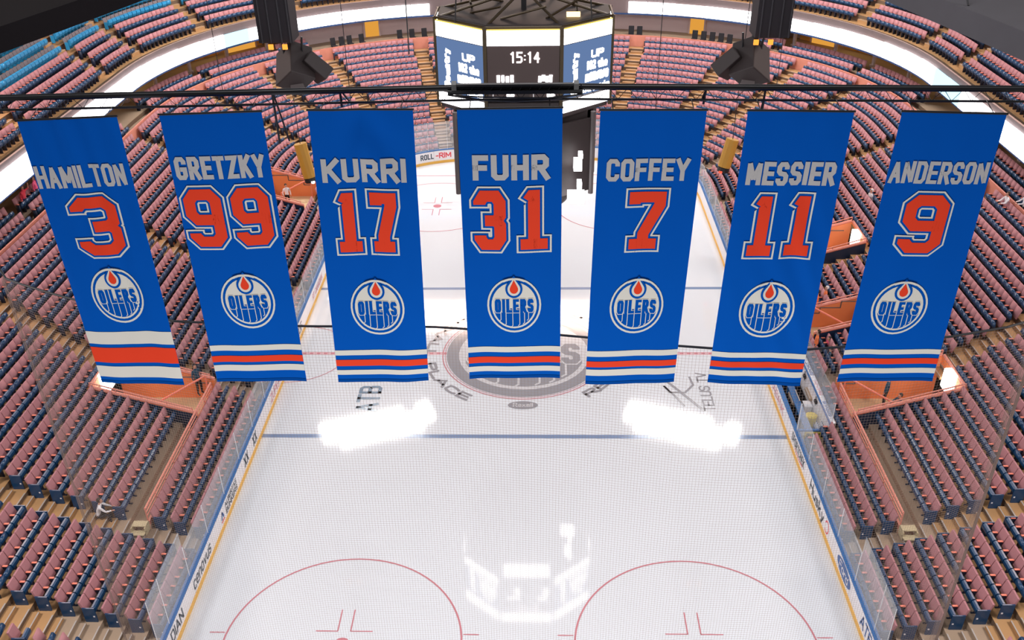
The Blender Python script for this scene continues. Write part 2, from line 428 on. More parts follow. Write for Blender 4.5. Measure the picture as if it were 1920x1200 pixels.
def bowl_sheet(mb, D0, z0, D1, z1, t0, t1, sg, mi=0, skip=None):
    """a ribbon of quads between two offset curves"""
    ts = [t0]; t = t0
    bps = sorted({-22., 22., 112.} | (set(sum(([a, b] for a, b in (skip or [])), []))))
    while t < t1-1e-6:
        st = 3.0 if (-22 <= t < 22 or t >= 112) else 4.5
        nt = min(t+st, t1)
        for b in bps:
            if t+1e-6 < b < nt: nt = b
        ts.append(nt); t = nt
    for a, b in zip(ts[:-1], ts[1:]):
        m = (a+b)/2
        if skip and any(p < m < q for p, q in skip): continue
        A = frame(a, D0, sg); B = frame(b, D0, sg); C_ = frame(b, D1, sg); D_ = frame(a, D1, sg)
        mb.quad((A[0], A[1], z0), (B[0], B[1], z0), (C_[0], C_[1], z1), (D_[0], D_[1], z1), mi)
TMIN, TMAX = -30.0, 116.45
def aisL(i, k):
    if i == 0: return -21.9
    if i == 1: return -16.4
    if i == 2: return -5.2 if k < 9 else -6.3+.27*(k-9)
    if i == 3: return 6.1+.27*max(0, k-9)
    return (19.0, 42.0, 59., 76., 98.)[i-4]
NAIS = 9
# openings: side, t0, t1, k0, k1
VOM = []
for sg in (-1, 1):
    VOM += [(sg, -8.7, -5.9, 3, 8), (sg, 7.0, 9.9, 4, 8)]
VOM += [(1, -1.2, 1.2, 3, 6), (-1, 16.4, 20.6, 3, 7), (1, 16.4, 20.6, 3, 7)]
WALKT = (-16.0, -5.9)
def in_vom(sg, t, k):
    return any(v[0] == sg and v[1]-.28 < t < v[2]+.28 and v[3] <= k <= v[4] for v in VOM)

# ---- ice
floor = tag(thing('floor', 'white ice surface inside the boards', 'ice rink'), kind='structure')
mb = MB()
ring = []
def rink(off=0.0, n=10):
    pts = []
    for (cx, cy, a0) in ((4.45, 22, 0), (-4.45, 22, 90), (-4.45, -22, 180), (4.45, -22, 270)):
        for i in range(n+1):
            a = math.radians(a0+90*i/n); pts.append((cx+(8.5+off)*math.cos(a), cy+(8.5+off)*math.sin(a)))
    return pts
mb.add([(x, y, 0) for x, y in rink()], [tuple(range(44))])
obj('ice_sheet', mb, MT['ice'], floor)
mb = MB(); mb.box((0, 0, -.3), (90, 110, .3)); obj('slab', mb, MT['riser'], floor)
lay = [0]
def zlay():
    lay[0] += 1; return .003+.0006*lay[0]
def strip(name, x0, x1, y0, y1, m, lab=None):
    mb = MB(); z = zlay(); mb.quad((x0, y0, z), (x1, y0, z), (x1, y1, z), (x0, y1, z))
    o = obj(name, mb, m, floor)
    if lab: o['label'] = lab
strip('blue_line', -12.95, 12.95, -7.95, -7.65, MT['line_blue'])
strip('blue_line', -12.95, 12.95, 7.65, 7.95, MT['line_blue'])
mb = MB(); z = zlay()
mb.quad((-12.95, -.15, z), (12.95, -.15, z), (12.95, .15, z), (-12.95, .15, z), 0)
for i in range(65): mb.quad((-12.9+.4*i, -.07, z+.0006), (-12.7+.4*i, -.07, z+.0006), (-12.7+.4*i, .07, z+.0006), (-12.9+.4*i, .07, z+.0006), 1)
MT['line_red2'] = mat('painted_pink', (.72, .46, .50), .1)
obj('centre_line', mb, [MT['line_red2'], MT['line_red']], floor); zlay()
strip('goal_line', -11.6, 11.6, 27.1, 27.2, MT['line_red']); strip('goal_line', -11.6, 11.6, -27.2, -27.1, MT['line_red'])
def annulus(mb, cx, cy, r0, r1, z, n=72, a0=0, a1=360, mi=0):
    for i in range(n):
        a, b = math.radians(a0+(a1-a0)*i/n), math.radians(a0+(a1-a0)*(i+1)/n)
        mb.quad(*[(cx+r*math.cos(t), cy+r*math.sin(t), z) for r, t in ((r0, a), (r1, a), (r1, b), (r0, b))], mi)
for (cx, cy) in ((-6.7, -21), (6.7, -21), (-6.7, 21), (6.7, 21)):
    mb = MB(); z = zlay()
    annulus(mb, cx, cy, 4.52, 4.59, z); annulus(mb, cx, cy, 0, .3, z, 20)
    for sx in (-1, 1):
        for sy in (-1, 1):
            x, y = cx+sx*.25*1.0, cy+sy*.62
            mb.box((x, y+sy*.55, z), (.05, 1.1, .001)); mb.box((x+sx*.42, y, z), (.86, .05, .001))
            mb.box((cx+sx*4.9, cy+sy*.85*.6, z), (.6, .05, .001))
    obj('faceoff_circle', mb, MT['line_red'], floor)
mb = MB(); z = zlay(); annulus(mb, 0, 27.2, 1.75, 1.8, z, 24, 180, 360); annulus(mb, -12.9, 0, 2.95, 3.0, z, 24, -90, 90)
obj('crease_arc', mb, MT['line_red'], floor)
# centre ice: grey badge and lettering
mb = MB(); z = zlay()
annulus(mb, 0, 0, 4.52, 4.58, z, mi=0); annulus(mb, 0, 0, 4.40, 4.43, z, mi=0)
obj('centre_circle', mb, MT['line_red'], floor)
mb = MB()
emblem(mb, lambda x, y, k: (x, y, .0075+.0006*k), 0, 0, 4.35, 4.35, 1, 0, 0, 0)
annulus(mb, 0, 0, 3.85, 4.32, .017, mi=0)
obj('centre_badge', mb, [MT['ice_grey'], MT['ice_lt']], floor)
lay[0] += 14
def arc_text(txt, r, hgt, a0, a1, sw=.2):
    Q = text_quads(txt, 0, 1, 0, hgt, sw=sw, wid=None, maxlen=9)
    # redo in arc length so that strokes keep their width
    Lr = math.radians(a1-a0)*r
    Q = text_quads(txt, 0, Lr, 0, hgt, sw=sw, maxlen=.3)
    f = lambda s, v: ((r-v+hgt)*math.cos(math.radians(a0)+s/r), (r-v+hgt)*math.sin(math.radians(a0)+s/r), .012)
    return Q, f
mb = MB()
for a0 in (128, 308):
    Q, f = arc_text('REXALL PLACE', 4.95, .62, a0, a0+110, sw=.24); put(mb, Q, f)
obj('ring_lettering', mb, MT['ice_grey'], floor)
mb = MB(); put(mb, disc_quads(0, -5.1, .78, .36, 28, 1), lambda x, y: (x, y, .012), 0)
put(mb, text_quads('Rexall', -.52, .52, -5.25, -4.9, sw=.16), lambda x, y: (x, y, .014), 1)
obj('oval_logo', mb, [MT['ice_grey'], MT['ice_lt']], floor)
mb = MB(); put(mb, text_quads('ATB Financial', -5.7, 2.3, 7.5, 8.7, sw=.16), lambda u, v: (-v, u, .012))
obj('ice_lettering', mb, MT['ice_blue'], floor)
mb = MB(); put(mb, text_quads('TELUS TV', -5.6, -2.0, -9.85, -9.25, sw=.15), lambda u, v: (-v, u, .012))
put(mb, stroke_quads([(7.5, -2.6), (8.1, -3.6), (9.25, -5.6)], .16), lambda u, v: (u, v, .012))
put(mb, stroke_quads([(8.9, -2.4), (9.0, -3.2), (8.5, -3.9), (7.7, -3.9), (7.45, -3.3), (8.0, -4.4), (8.3, -5.2)], .12), lambda u, v: (u, v, .013))
obj('ice_lettering', mb, MT['ice_grey'], floor)

# ---- boards
boards = tag(thing('rink_boards', 'white dasher boards with blue cap and yellow kick plate', 'boards'), kind='structure')
SEGL = 2.5
def board_seg(t0, t1, sg, name_parent):
    mb = MB()
    n = 1 if (-22 <= t0 and t1 <= 22) or t0 >= 112 else 4
    for i in range(n):
        a, b = t0+(t1-t0)*i/n, t0+(t1-t0)*(i+1)/n
        if i == 0: a += .012/dl(a+1e-3, 0)
        if i == n-1: b -= .012/dl(b-1e-3, 0)
        A, B, C_, D_ = frame(a, 0, sg), frame(b, 0, sg), frame(b, .18, sg), frame(a, .18, sg)
        mb.prism([(A[0], A[1], .2), (B[0], B[1], .2), (C_[0], C_[1], .2), (D_[0], D_[1], .2)], (0, 0, .86))
    obj('board_panel', mb, MT['board'], name_parent)
def tsplit(t0, t1, L, D=0):
    out = [t0]; t = t0
    while t < t1-1e-3:
        t = t+L/dl(t+1e-4, D)
        for b in (-22., 22., 112.):
            if out[-1] < b-1e-3 < t: t = b
        if t > t1-.4: t = t1
        out.append(t)
    return out
for sg in (-1, 1):
    ts = [-45, -33, -22]+[-21.1+2.5*i for i in range(17)]+[22.]+tsplit(22, 112, 2.5)[1:]+[114.2, 116.45]
    for a, b in zip(ts[:-1], ts[1:]): board_seg(a, b, sg, boards)
    mb = MB(); mc = MB()
    bowl_sheet(mb, -.03, 0, -.03, .21, -45, 116.45, sg); bowl_sheet(mb, -.03, .21, .02, .21, -45, 116.45, sg)
    obj('kick_plate', mb, MT['kick'], boards)
    for (a, b, c, d) in ((-.02, 1.06, -.02, 1.11), (-.02, 1.11, .2, 1.11), (.2, 1.11, .2, 1.0)): bowl_sheet(mc, a, b, c, d, -45, 116.45, sg)
    obj('cap_rail', mc, MT['cap'], boards)
    # glass
    gl = thing('rink_glass', ('left' if sg < 0 else 'right')+' run of clear glass panels standing on the boards', 'glass', kind='structure')
    tg = [-21.1+2.5*i for i in range(-1, 17)]+[22.]+tsplit(22, 112, 1.6)[1:]+[113.6, 115., 116.45]
    for a, b in zip(tg[:-1], tg[1:]):
        if sg > 0 and -8.7 < (a+b)/2 < 8.0: continue
        hh = 2.3 if (a < -19 or a > 30) else 1.5
        mb = MB(); A, B = frame(a+.01, .09, sg), frame(b-.01, .09, sg)
        nx, ny = A[2]*.012, A[3]*.012
        mb.prism([(A[0], A[1], 1.11), (B[0], B[1], 1.11), (B[0]-nx, B[1]-ny, 1.11), (A[0]-nx, A[1]-ny, 1.11)], (0, 0, hh))
        g = obj('glass_panel', mb, MT['glass'], gl)
        me = MB(); me.box((A[0], A[1], 1.11+hh/2), (.02, .02, hh)); obj('edge_strip', me, MT['glassedge'], g)
# board adverts (flat print on the ice side)
def ad(sg, t0, t1, txt, m, z0=.38, z1=.9, sw=.17, slant=0, name='advert_lettering'):
    mb = MB(); ln = abs(t1-t0)
    Q = text_quads(txt, 0, ln, z0, z1, sw=sw, maxlen=.6)
    def fn(u, v):
        u = u+slant*(v-z0)
        t = t0+u if sg < 0 else t0-u
        A = frame(t, -.006, sg); return (A[0], A[1], v)
    put(mb, Q, fn); return obj(name, mb, m, boards)
ad(-1, -23.4, -22.1, 'CAN', MT['addark']); ad(-1, -22.0, -21.5, 'A', MT['adred']); ad(-1, -21.42, -20.05, 'DIAN', MT['addark'])
ad(-1, -18.7, -16.35, 'cenovus', MT['addark'], .36, 1.0, .13, .15)
ad(-1, -14.0, -12.2, 'ALBERTAS', MT['addark'], .66, .92, .2); ad(-1, -14.0, -12.2, 'BUNKERS', MT['addark'], .32, .6, .2)
ad(-1, -10.8, -10.1, 'XX', MT['addark'], .35, .9, .2); ad(-1, -9.2, -8.5, 'XX', MT['addark'], .35, .9, .2)
ad(-1, -5.5, -2.5, 'ZUPERIOR', MT['adpink'], .35, .85); ad(-1, 1.0, 2.3, 'ZOF', MT['addark'], .35, .85); ad(-1, 5.5, 8.5, 'RT CANADIAN', MT['adpink'], .4, .8)
ad(1, -8.5, -10.9, 'SPORTCHEK', MT['addark'], .45, .9, .16); ad(1, -12.1, -14.5, 'Husky', MT['addark'], .36, .95, .18)
ad(1, -20.05, -22.6, 'ATB Fin', MT['adblue'], .36, .92); ad(1, -2.2, -6.6, 'SCOTIABANK', MT['adpink'], .4, .85)
mb = MB(); put(mb, stroke_quads([(-9.2, .4), (-10.0, .34), (-10.7, .44)], .06), lambda u, v: (12.944, u, v)); obj('swoosh', mb, MT['adred'], boards)
mb = MB(); put(mb, stroke_quads([(-14.8+.25*math.cos(a), .62+.27*math.sin(a)) for a in np.linspace(.3, 5.6, 14)], .07), lambda u, v: (12.944, u-.2, v)); obj('crest', mb, MT['adred'], boards)
mb = MB(); put(mb, disc_quads(-17.65, .64, .92, .34, 30, 1), lambda u, v: (12.944, u, v), 0); put(mb, disc_quads(-17.65, .64, .84, .29, 30, 1), lambda u, v: (12.940, u, v), 1)
put(mb, text_quads('Ford', -17.05, -18.25, .46, .84, sw=.14), lambda u, v: (12.936, u, v), 2)
obj('oval_badge', mb, [MT['adblue'], MT['adblue'], MT['board']], boards)
mb = MB(); put(mb, stroke_quads([(-14.65, .5), (-14.5, .8), (-14.35, .5)], .12), lambda u, v: (-12.944, u, v)); put(mb, stroke_quads([(-14.7, .4), (-14.3, .4)], .08), lambda u, v: (-12.944, u, v), 1)
obj('crest', mb, [MT['adblue'], MT['adred']], boards)
def ad_end(s0, txt, m, L_, z0=.42, z1=.88):      # far left corner, read from the ice (right = increasing t reversed on this side)
    mb = MB(); Q = text_quads(txt, 0, L_, z0, z1, sw=.2, maxlen=.3)
    def fn(u, v):
        A = frame(s0+u/dl(s0, 0), -.006, -1); return (A[0], A[1], v)
    put(mb, Q, fn); obj('advert_lettering', mb, m, boards)
ad_end(81.5, 'ROLL', MT['addark'], 1.15); ad_end(90.5, '-RIM', MT['adred'], 1.3); ad_end(101, 'O', MT['adred'], .4, .34, .94)

# ------------------------------------------------------------------ terraces
lower = tag(thing('lower_stand', 'stepped lower bowl terrace around the rink', 'grandstand'), kind='structure')
upper = tag(thing('upper_stand', 'stepped upper deck terrace above the ribbon display', 'grandstand'), kind='structure')
NK = 18
for k in range(NK):
    mb = MB()
    for sg in (-1, 1):
        sk = [(v[1], v[2]) for v in VOM if v[0] == sg and v[3] <= k <= v[4]]
        if sg > 0 and k < 2: sk.append((-8.85, 8.2))
        D0 = Dk(k)-.4 if k else .2
        bowl_sheet(mb, D0, zk(k), Dk(k)+.4, zk(k), TMIN, TMAX, sg, 0, sk)
        sk2 = [(v[1], v[2]) for v in VOM if v[0] == sg and v[3] < k <= v[4]]
        if sg > 0 and k < 2: sk2.append((-8.85, 8.2))
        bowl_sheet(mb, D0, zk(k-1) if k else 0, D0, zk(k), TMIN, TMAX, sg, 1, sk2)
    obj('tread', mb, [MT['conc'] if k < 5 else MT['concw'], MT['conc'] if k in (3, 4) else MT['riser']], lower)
NU = 9
for j in range(NU):
    mb = MB()
    for sg in (-1, 1):
        bowl_sheet(mb, Du(j)-.4, zu(j), Du(j)+.4, zu(j), -20, TMAX, sg, 0)
        bowl_sheet(mb, Du(j)-.4, zu(j)-.5, Du(j)-.4, zu(j), -20, TMAX, sg, 1)
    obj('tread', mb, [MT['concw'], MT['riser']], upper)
step_me = MB(); step_me.box((0, 0, .5), (1.05, .30, 1), 0); step_me.box((0, .13, 1.01), (1.0, .05, .03), 1)
step_me = step_me.mesh('step', [MT['conc'], MT['nose']])
nose_me = MB(); nose_me.box((0, .0, .008), (1.0, .05, .016), 0); nose_me = nose_me.mesh('nosing', [MT['nose']])
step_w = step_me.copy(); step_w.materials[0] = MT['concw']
for sg in (-1, 1):
    for i in range(NAIS):
        st = link('stairway', None, lower)
        for k in range(1, NK):
            t = aisL(i, k)
            if in_vom(sg, t, k): continue
            x, y, nx, ny = frame(t, Dk(k)-.4-.15, sg); a = math.atan2(-nx, ny)
            if k == 0: continue
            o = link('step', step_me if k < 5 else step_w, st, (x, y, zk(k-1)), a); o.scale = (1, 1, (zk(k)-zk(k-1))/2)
            x, y, nx, ny = frame(t, Dk(k)-.37, sg)
            link('nosing', nose_me, st, (x, y, zk(k)), a)
UAIS = [-15., -4., 8.5, 20.5, 31.5, 50., 72., 94.]
for sg in (-1, 1):
    for t in UAIS:
        st = link('stairway', None, upper)
        for j in range(1, NU):
            x, y, nx, ny = frame(t, Du(j)-.55, sg); a = math.atan2(-nx, ny)
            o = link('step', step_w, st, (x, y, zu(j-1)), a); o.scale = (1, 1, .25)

# parapet behind the last lower row, concourse, its back wall, deck soffit and fascia
par = thing('trim_1', 'salmon topped parapet ringing the lower bowl', 'parapet', kind='structure')
for sg in (-1, 1):
    mb = MB()
    z1 = zk(17)
    for (a, b, c, d, mi) in ((14.6, z1-.1, 14.6, 6.62, 0), (14.6, 6.62, 14.70, 6.62, 1), (14.70, 6.62, 14.72, 6.0, 0)): bowl_sheet(mb, a, b, c, d, TMIN, TMAX, sg, mi)
    obj('parapet_wall', mb, [MT['railw'], MT['rail']], par)
conc = thing('floor_2', 'concourse floor behind the lower bowl', 'concourse', kind='structure')
for sg in (-1, 1):
    mb = MB()
    bowl_sheet(mb, 14.72, 6.1, 15.62, 6.1, TMIN, TMAX, sg); bowl_sheet(mb, 15.62, 6.1, 15.62, 6.4, TMIN, TMAX, sg, 1)
    bowl_sheet(mb, 15.62, 6.4, 21.5, 6.4, TMIN, TMAX, sg)
    obj('concourse_slab', mb, [MT['conc'], MT['riser']], conc)
wl = thing('wall_back', 'beige back wall of the concourse', 'wall', kind='structure')
for sg in (-1, 1):
    mb = MB(); bowl_sheet(mb, 21.0, 6.4, 21.0, 9.6, TMIN, 88, sg); bowl_sheet(mb, 17.6, 6.4, 17.6, 9.6, 72, TMAX, sg, 1)
    obj('wall_surface', mb, [MT['beige'], MT['pinkw']], wl)
wt = thing('wall_top', 'dark wall behind the highest seats', 'wall', kind='structure')
for sg in (-1, 1):
    mb = MB(); bowl_sheet(mb, Du(8)+.4, zu(8), Du(8)+.4, zu(8)+5, -20, TMAX, sg); obj('wall_surface', mb, MT['grey'], wt)
cl = thing('ceiling', 'soffit and fascia under the upper deck', 'ceiling', kind='structure')
for sg in (-1, 1):
    mb = MB(); bowl_sheet(mb, 15.55, 9.0, 21.2, 9.4, -20, TMAX, sg); obj('soffit', mb, MT['grey'], cl)
    mb = MB()
    bowl_sheet(mb, 15.45, 8.25, 15.45, 9.95, -20, TMAX, sg, 0); bowl_sheet(mb, 15.45, 9.95, 15.6, 9.95, -20, TMAX, sg, 1); bowl_sheet(mb, 15.6, 9.95, 15.6, 9.3, -20, TMAX, sg, 0)
    bowl_sheet(mb, 15.42, 8.2, 15.42, 8.34, -20, TMAX, sg, 2); bowl_sheet(mb, 15.42, 8.2, 15.7, 8.2, -20, TMAX, sg, 2)
    obj('fascia', mb, [MT['grey'], MT['beige'], MT['bluef']], cl)
# white concourse columns
for sg in (-1, 1):
    for t in [-8+3.4*i for i in range(9)]+[22+9*i for i in range(8)]:
        x, y, nx, ny = frame(t, 18.0, sg)
        mb = MB(); mb.tube((0, 0, 0), (0, 0, 2.75), .16, 10); mb.box((0, 0, .1), (.45, .45, .2))
        tag(obj('column', mb, MT['pinkw'], None, (x, y, 6.4)), kind='structure')
# ribbon display
ribl = {-1: None, 1: None}
for sg in (-1, 1):
    rb = thing('ribbon_display', ('left' if sg < 0 else 'right')+' half of the glowing white ribbon display on the upper deck edge', 'screen', group='ribbon displays on the deck edge')
    ts = tsplit(-14, 101, 2.6, 15.4)
    for i, (a, b) in enumerate(zip(ts[:-1], ts[1:])):
        mb = MB()
        eps = .04/dl((a+b)/2, 15.4)
        for q in range(3):
            a1, b1 = a+eps+(b-a-2*eps)*q/3, a+eps+(b-a-2*eps)*(q+1)/3
            A, B = frame(a1, 15.28, sg), frame(b1, 15.28, sg); C_, D_ = frame(b1, 15.40, sg), frame(a1, 15.40, sg)
            mb.prism([(A[0], A[1], 8.38), (B[0], B[1], 8.38), (C_[0], C_[1], 8.38), (D_[0], D_[1], 8.38)], (0, 0, 1.26-.30*min(1, max(0, (a-8)/50))))
        e = 'white'
        if i % 7 == 3: e = 'pinkish'
        if (sg < 0 and i in (19,)) or (sg > 0 and i in (12, 13)): e = 'ice'
        obj('led_panel', mb, EM[e], rb)

# glowing kiosks on the concourse
kn = 0
for sg in (-1, 1):
    for t, w, e in ((3, 3, 'kiosk'), (12, 2.5, 'kiosk'), (24, 9, 'kiosk'), (36, 5, 'warm'), (47, 7, 'kiosk'), (55, 5, 'warm'), (64, 5, 'kiosk')):
        kn += 1
        mb = MB(); mf = MB()
        for q in range(3):
            A, B = frame(t+w*q/3, 20.6, sg), frame(t+w*(q+1)/3, 20.6, sg); C_, D_ = frame(t+w*(q+1)/3, 20.9, sg), frame(t+w*q/3, 20.9, sg)
            mb.prism([(A[0], A[1], 7.4), (B[0], B[1], 7.4), (C_[0], C_[1], 7.4), (D_[0], D_[1], 7.4)], (0, 0, 1.1))
            mf.prism([(A[0], A[1], 6.4), (B[0], B[1], 6.4), (C_[0], C_[1], 6.4), (D_[0], D_[1], 6.4)], (0, 0, 1.0))
        k_ = thing('concession_stand', 'amber glowing concession counter on the %s concourse, %s from the scoreboard end' % ('left' if sg < 0 else 'right', ('seventh', 'sixth', 'fifth', 'fourth', 'third', 'second', 'first')[(kn-1) % 7]), 'kiosk', group='glowing concession stands')
        obj('light_panel', mb, EM[e], k_); obj('counter', mf, MT['amber'], k_)

# ------------------------------------------------------------------ openings to the concourse below
def vomitory(sg, t0, t1, k0, k1, where, lit, rail_near=True):
    D0, D1 = Dk(k0)-.4, Dk(k1)+.4
    v = thing('vomitory', where, 'entrance', kind='structure')
    zf = zk(k0-1)
    def P(t, D, z): A = frame(t, D, sg); return (A[0], A[1], z)
    mb = MB(); mb.quad(P(t0, D0-.05, zf), P(t1, D0-.05, zf), P(t1, D1, zf), P(t0, D1, zf)); mb.quad(P(t0, D0, zf), P(t1, D0, zf), P(t1, D0-.02, zk(k0)), P(t0, D0-.02, zk(k0)))
    obj('landing', mb, mat('pale_landing', (.70, .52, .30), .7, var=.12, scale=3), v)
    zt = zk(k1)+.75
    for tt, s_, nm in ((t0, -1, 'near'), (t1, 1, 'far')):
        mb = MB()
        th_ = .16
        a, b = (tt-th_, tt) if s_ < 0 else (tt, tt+th_)
        za, zb = zk(k0)+.75, zt
        mb.add([P(a, D0, zf), P(b, D0, zf), P(b, D1, zf), P(a, D1, zf), P(a, D0, za), P(b, D0, za), P(b, D1, zb), P(a, D1, zb)],
               [(0,3,2,1),(4,5,6,7),(0,1,5,4),(2,3,7,6)], 0)
        inn = (1, 2, 6, 5) if s_ < 0 else (3, 0, 4, 7); out = (3, 0, 4, 7) if s_ < 0 else (1, 2, 6, 5)
        mb.add([P(a, D0, zf), P(b, D0, zf), P(b, D1, zf), P(a, D1, zf), P(a, D0, za), P(b, D0, za), P(b, D1, zb), P(a, D1, zb)], [inn], 0)
        mb.add([P(a, D0, zf), P(b, D0, zf), P(b, D1, zf), P(a, D1, zf), P(a, D0, za), P(b, D0, za), P(b, D1, zb), P(a, D1, zb)], [out], 1)
        obj('side_wall', mb, [MT['orange'], MT['navyd']], v)
        mb = MB(); m_ = (a+b)/2
        mb.tube(P(m_, D0, za+.06), P(m_, D1, zb+.06), .09, 6); mb.tube(P(m_, D0+.2, za+.3), P(m_, D1, zb+.3), .035, 6)
        for q in range(5):
            f = q/4; D = D0+.2+(D1-D0-.2)*f; zz = za+(zb-za)*(D-D0)/(D1-D0); mb.tube(P(m_, D, zz), P(m_, D, zz+.3), .025, 5)
        obj('handrail', mb, MT['rail'], v)
    mb = MB()
    mb.add([P(t0-.16, D1, zf+2.1), P(t1+.16, D1, zf+2.1), P(t1+.16, D1+.15, zf+2.1), P(t0-.16, D1+.15, zf+2.1), P(t0-.16, D1, zt), P(t1+.16, D1, zt), P(t1+.16, D1+.15, zt), P(t0-.16, D1+.15, zt)],
           [(0,3,2,1),(4,5,6,7),(0,1,5,4),(1,2,6,5),(2,3,7,6),(3,0,4,7)])
    obj('back_wall', mb, MT['orange'], v)
    mb = MB(); mb.tube(P(t0, D1+.07, zt+.05), P(t1, D1+.07, zt+.05), .08, 6); obj('handrail', mb, MT['rail'], v)
    mb = MB(); mb.quad(P(t0, D1+1.2, zf), P(t1, D1+1.2, zf), P(t1, D1+1.2, zf+2.2), P(t0, D1+1.2, zf+2.2)); mb.quad(P(t0, D1, zf), P(t1, D1, zf), P(t1, D1+1.2, zf), P(t0, D1+1.2, zf)); obj('tunnel_end', mb, MT['orange'], v)
    # stair-shaped trim line on the far wall and slanting stair rail
    mb = MB(); e = .02; tt = t1-e
    steps = [(D0+.3, zf+.9), (D0+.9, zf+.9), (D0+.9, zf+1.25), (D0+2.0, zf+1.25), (D0+2.0, zf+1.65), (D1-.4, zf+1.65)]
    for (d0, q0), (d1, q1) in zip(steps[:-1], steps[1:]): mb.tube(P(tt, d0, q0), P(tt, d1, q1), .03, 4)
    obj('wall_trim', mb, MT['mgrey'], v)
    mb = MB(); mb.tube(P(t1-.3, D0+.3, zf+1.5), P(t1-1.7, D0+2.2, zf+.95), .05, 6); mb.tube(P(t1-.3, D0+.3, zf), P(t1-.3, D0+.3, zf+1.5), .04, 6); mb.tube(P(t1-1.7, D0+2.2, zf), P(t1-1.7, D0+2.2, zf+.95), .04, 6); obj('stair_rail', mb, MT['salmon'], v)
    if lit:
        mb = MB(); tm = t0+(t1-t0)*.42
        x, y, nx, ny = frame(tm, D1-.20, sg); a = math.atan2(-nx, ny)
        mb.box((0, 0, 0), (.72, .34, .95))
        o = obj('light_box', mb, [EM['wsign']], v, (x, y, zt-.35), a)
    return v
vomitory(-1, -8.7, -5.9, 3, 8, 'orange walled stair entrance under the leftmost banner with white light box', True)
vomitory(1, -8.7, -5.9, 3, 8, 'orange walled stair entrance under the rightmost banner with white light box', True)
vomitory(-1, 7.0, 9.9, 4, 8, 'orange stair entrance hidden behind the second banner from the left', False)
vomitory(1, 7.0, 9.9, 4, 8, 'orange stair entrance with light box between the two rightmost banners', True)
vomitory(1, -1.2, 1.2, 3, 6, 'dark fronted stair entrance above the bench, between the two rightmost banners', False)
vomitory(-1, 16.4, 20.6, 3, 7, 'stair entrance between the second and third banners from the left', False)
vomitory(1, 16.4, 20.6, 3, 7, 'stair entrance far right beyond the glass corner', False)
mb = MB(); put(mb, text_quads('HOTEL ZE', .5, -1.2, 1.75, 2.2, sw=.2), lambda u, v: (frame(0, Dk(3)-.45, 1)[0]-.2, u, v)); 
o = obj('fascia_lettering', mb, MT['wood'], lower)
# walkway and its salmon rail in front of the sections beyond the near aisles
for sg in (-1, 1):
    mb = MB(); 
    def P(t, D, z): A = frame(t, D, sg); return (A[0], A[1], z)
    D = Dk(2)+.42
    mb.tube(P(-15.9, D, zk(3)+.95), P(-6.4, D, zk(3)+.95), .05, 6); mb.tube(P(-15.9, D, zk(3)+.55), P(-6.4, D, zk(3)+.55), .03, 6); mb.tube(P(-15.9, D, zk(3)+.75), P(-6.4, D, zk(3)+.75), .03, 6)
    for i in range(9):
        t = -15.9+9.5*i/8; mb.tube(P(t, D, zk(2)), P(t, D, zk(3)+.95), .03, 6)
    mb.box(((frame(-11, D+.05, sg)[0]), -11.15, zk(3)+.1), (.10, 9.5, .22))
    tag(obj('walkway_rail', mb, MT['rail']), 'salmon painted guard rail along the %s walkway behind two rows of seats' % ('left' if sg < 0 else 'right'), 'railing', 'walkway guard rails')
    mb = MB(); x, y, _, _ = frame(-16.25, Dk(3)-.15, sg)
    mb.box((0, -.3, .20), (.6, .30, .04)); mb.box((0, .05, .40), (.6, .34, .04)); mb.box((-.28, 0, .20), (.04, .5, .4)); mb.box((.28, 0, .20), (.04, .5, .4))
    tag(obj('step_platform', mb, MT['wood'], None, (x, y, zk(3)), 0), 'small tan wooden step frame at the near end of the %s walkway rail' % ('left' if sg < 0 else 'right'), 'platform', 'wooden step frames')

# ------------------------------------------------------------------ seats (local +y faces the ice)
def seat_parts():
    P = {}
    b = MB(); b.box((0, -.215, .685), (.465, .06, .535), 0, 0, .25); b.box((0, -.257, .685), (.47, .02, .53), 1, 0, .25)
    m = b.mesh('backrest', [MT['pink'], MT['navy']]); bevel(m, .014); P['backrest'] = m
    b = MB()
    outer = [(.04, .40), (.10, .37), (.18, .39), (.245, .47), (.26, .56), (.245, .65), (.19, .70), (.12, .70)]
    inner = [(.10, .62), (.085, .50)]
    b.prism([(-.22, y, z) for y, z in outer+inner], (.44, 0, 0), 0)
    b.box((0, .10, .545), (.40, .05, .20), 1, 0, -.10)
    m = b.mesh('seat_pan', [MT['navy'], MT['pink']]); P['seat_pan'] = m
    b = MB(); b.box((.25, -.03, .655), (.085, .20, .035)); m = b.mesh('armrest', [MT['salmon']]); bevel(m, .01); P['armrest'] = m
    b = MB(); b.box((.25, -.04, .31), (.04, .13, .62)); b.box((.25, .02, .57), (.035, .30, .10)); b.box((.25, -.02, .02), (.05, .30, .04))
    P['standard'] = b.mesh('standard', [MT['navyd']])
    return P
SP = seat_parts()
endb = MB(); endb.box((-.275, .02, .36), (.05, .46, .70), 0); endb.box((-.303, .17, .30), (.012, .06, .06), 1)
ENDME = endb.mesh('end_panel', [MT['navy'], MT['cw']])
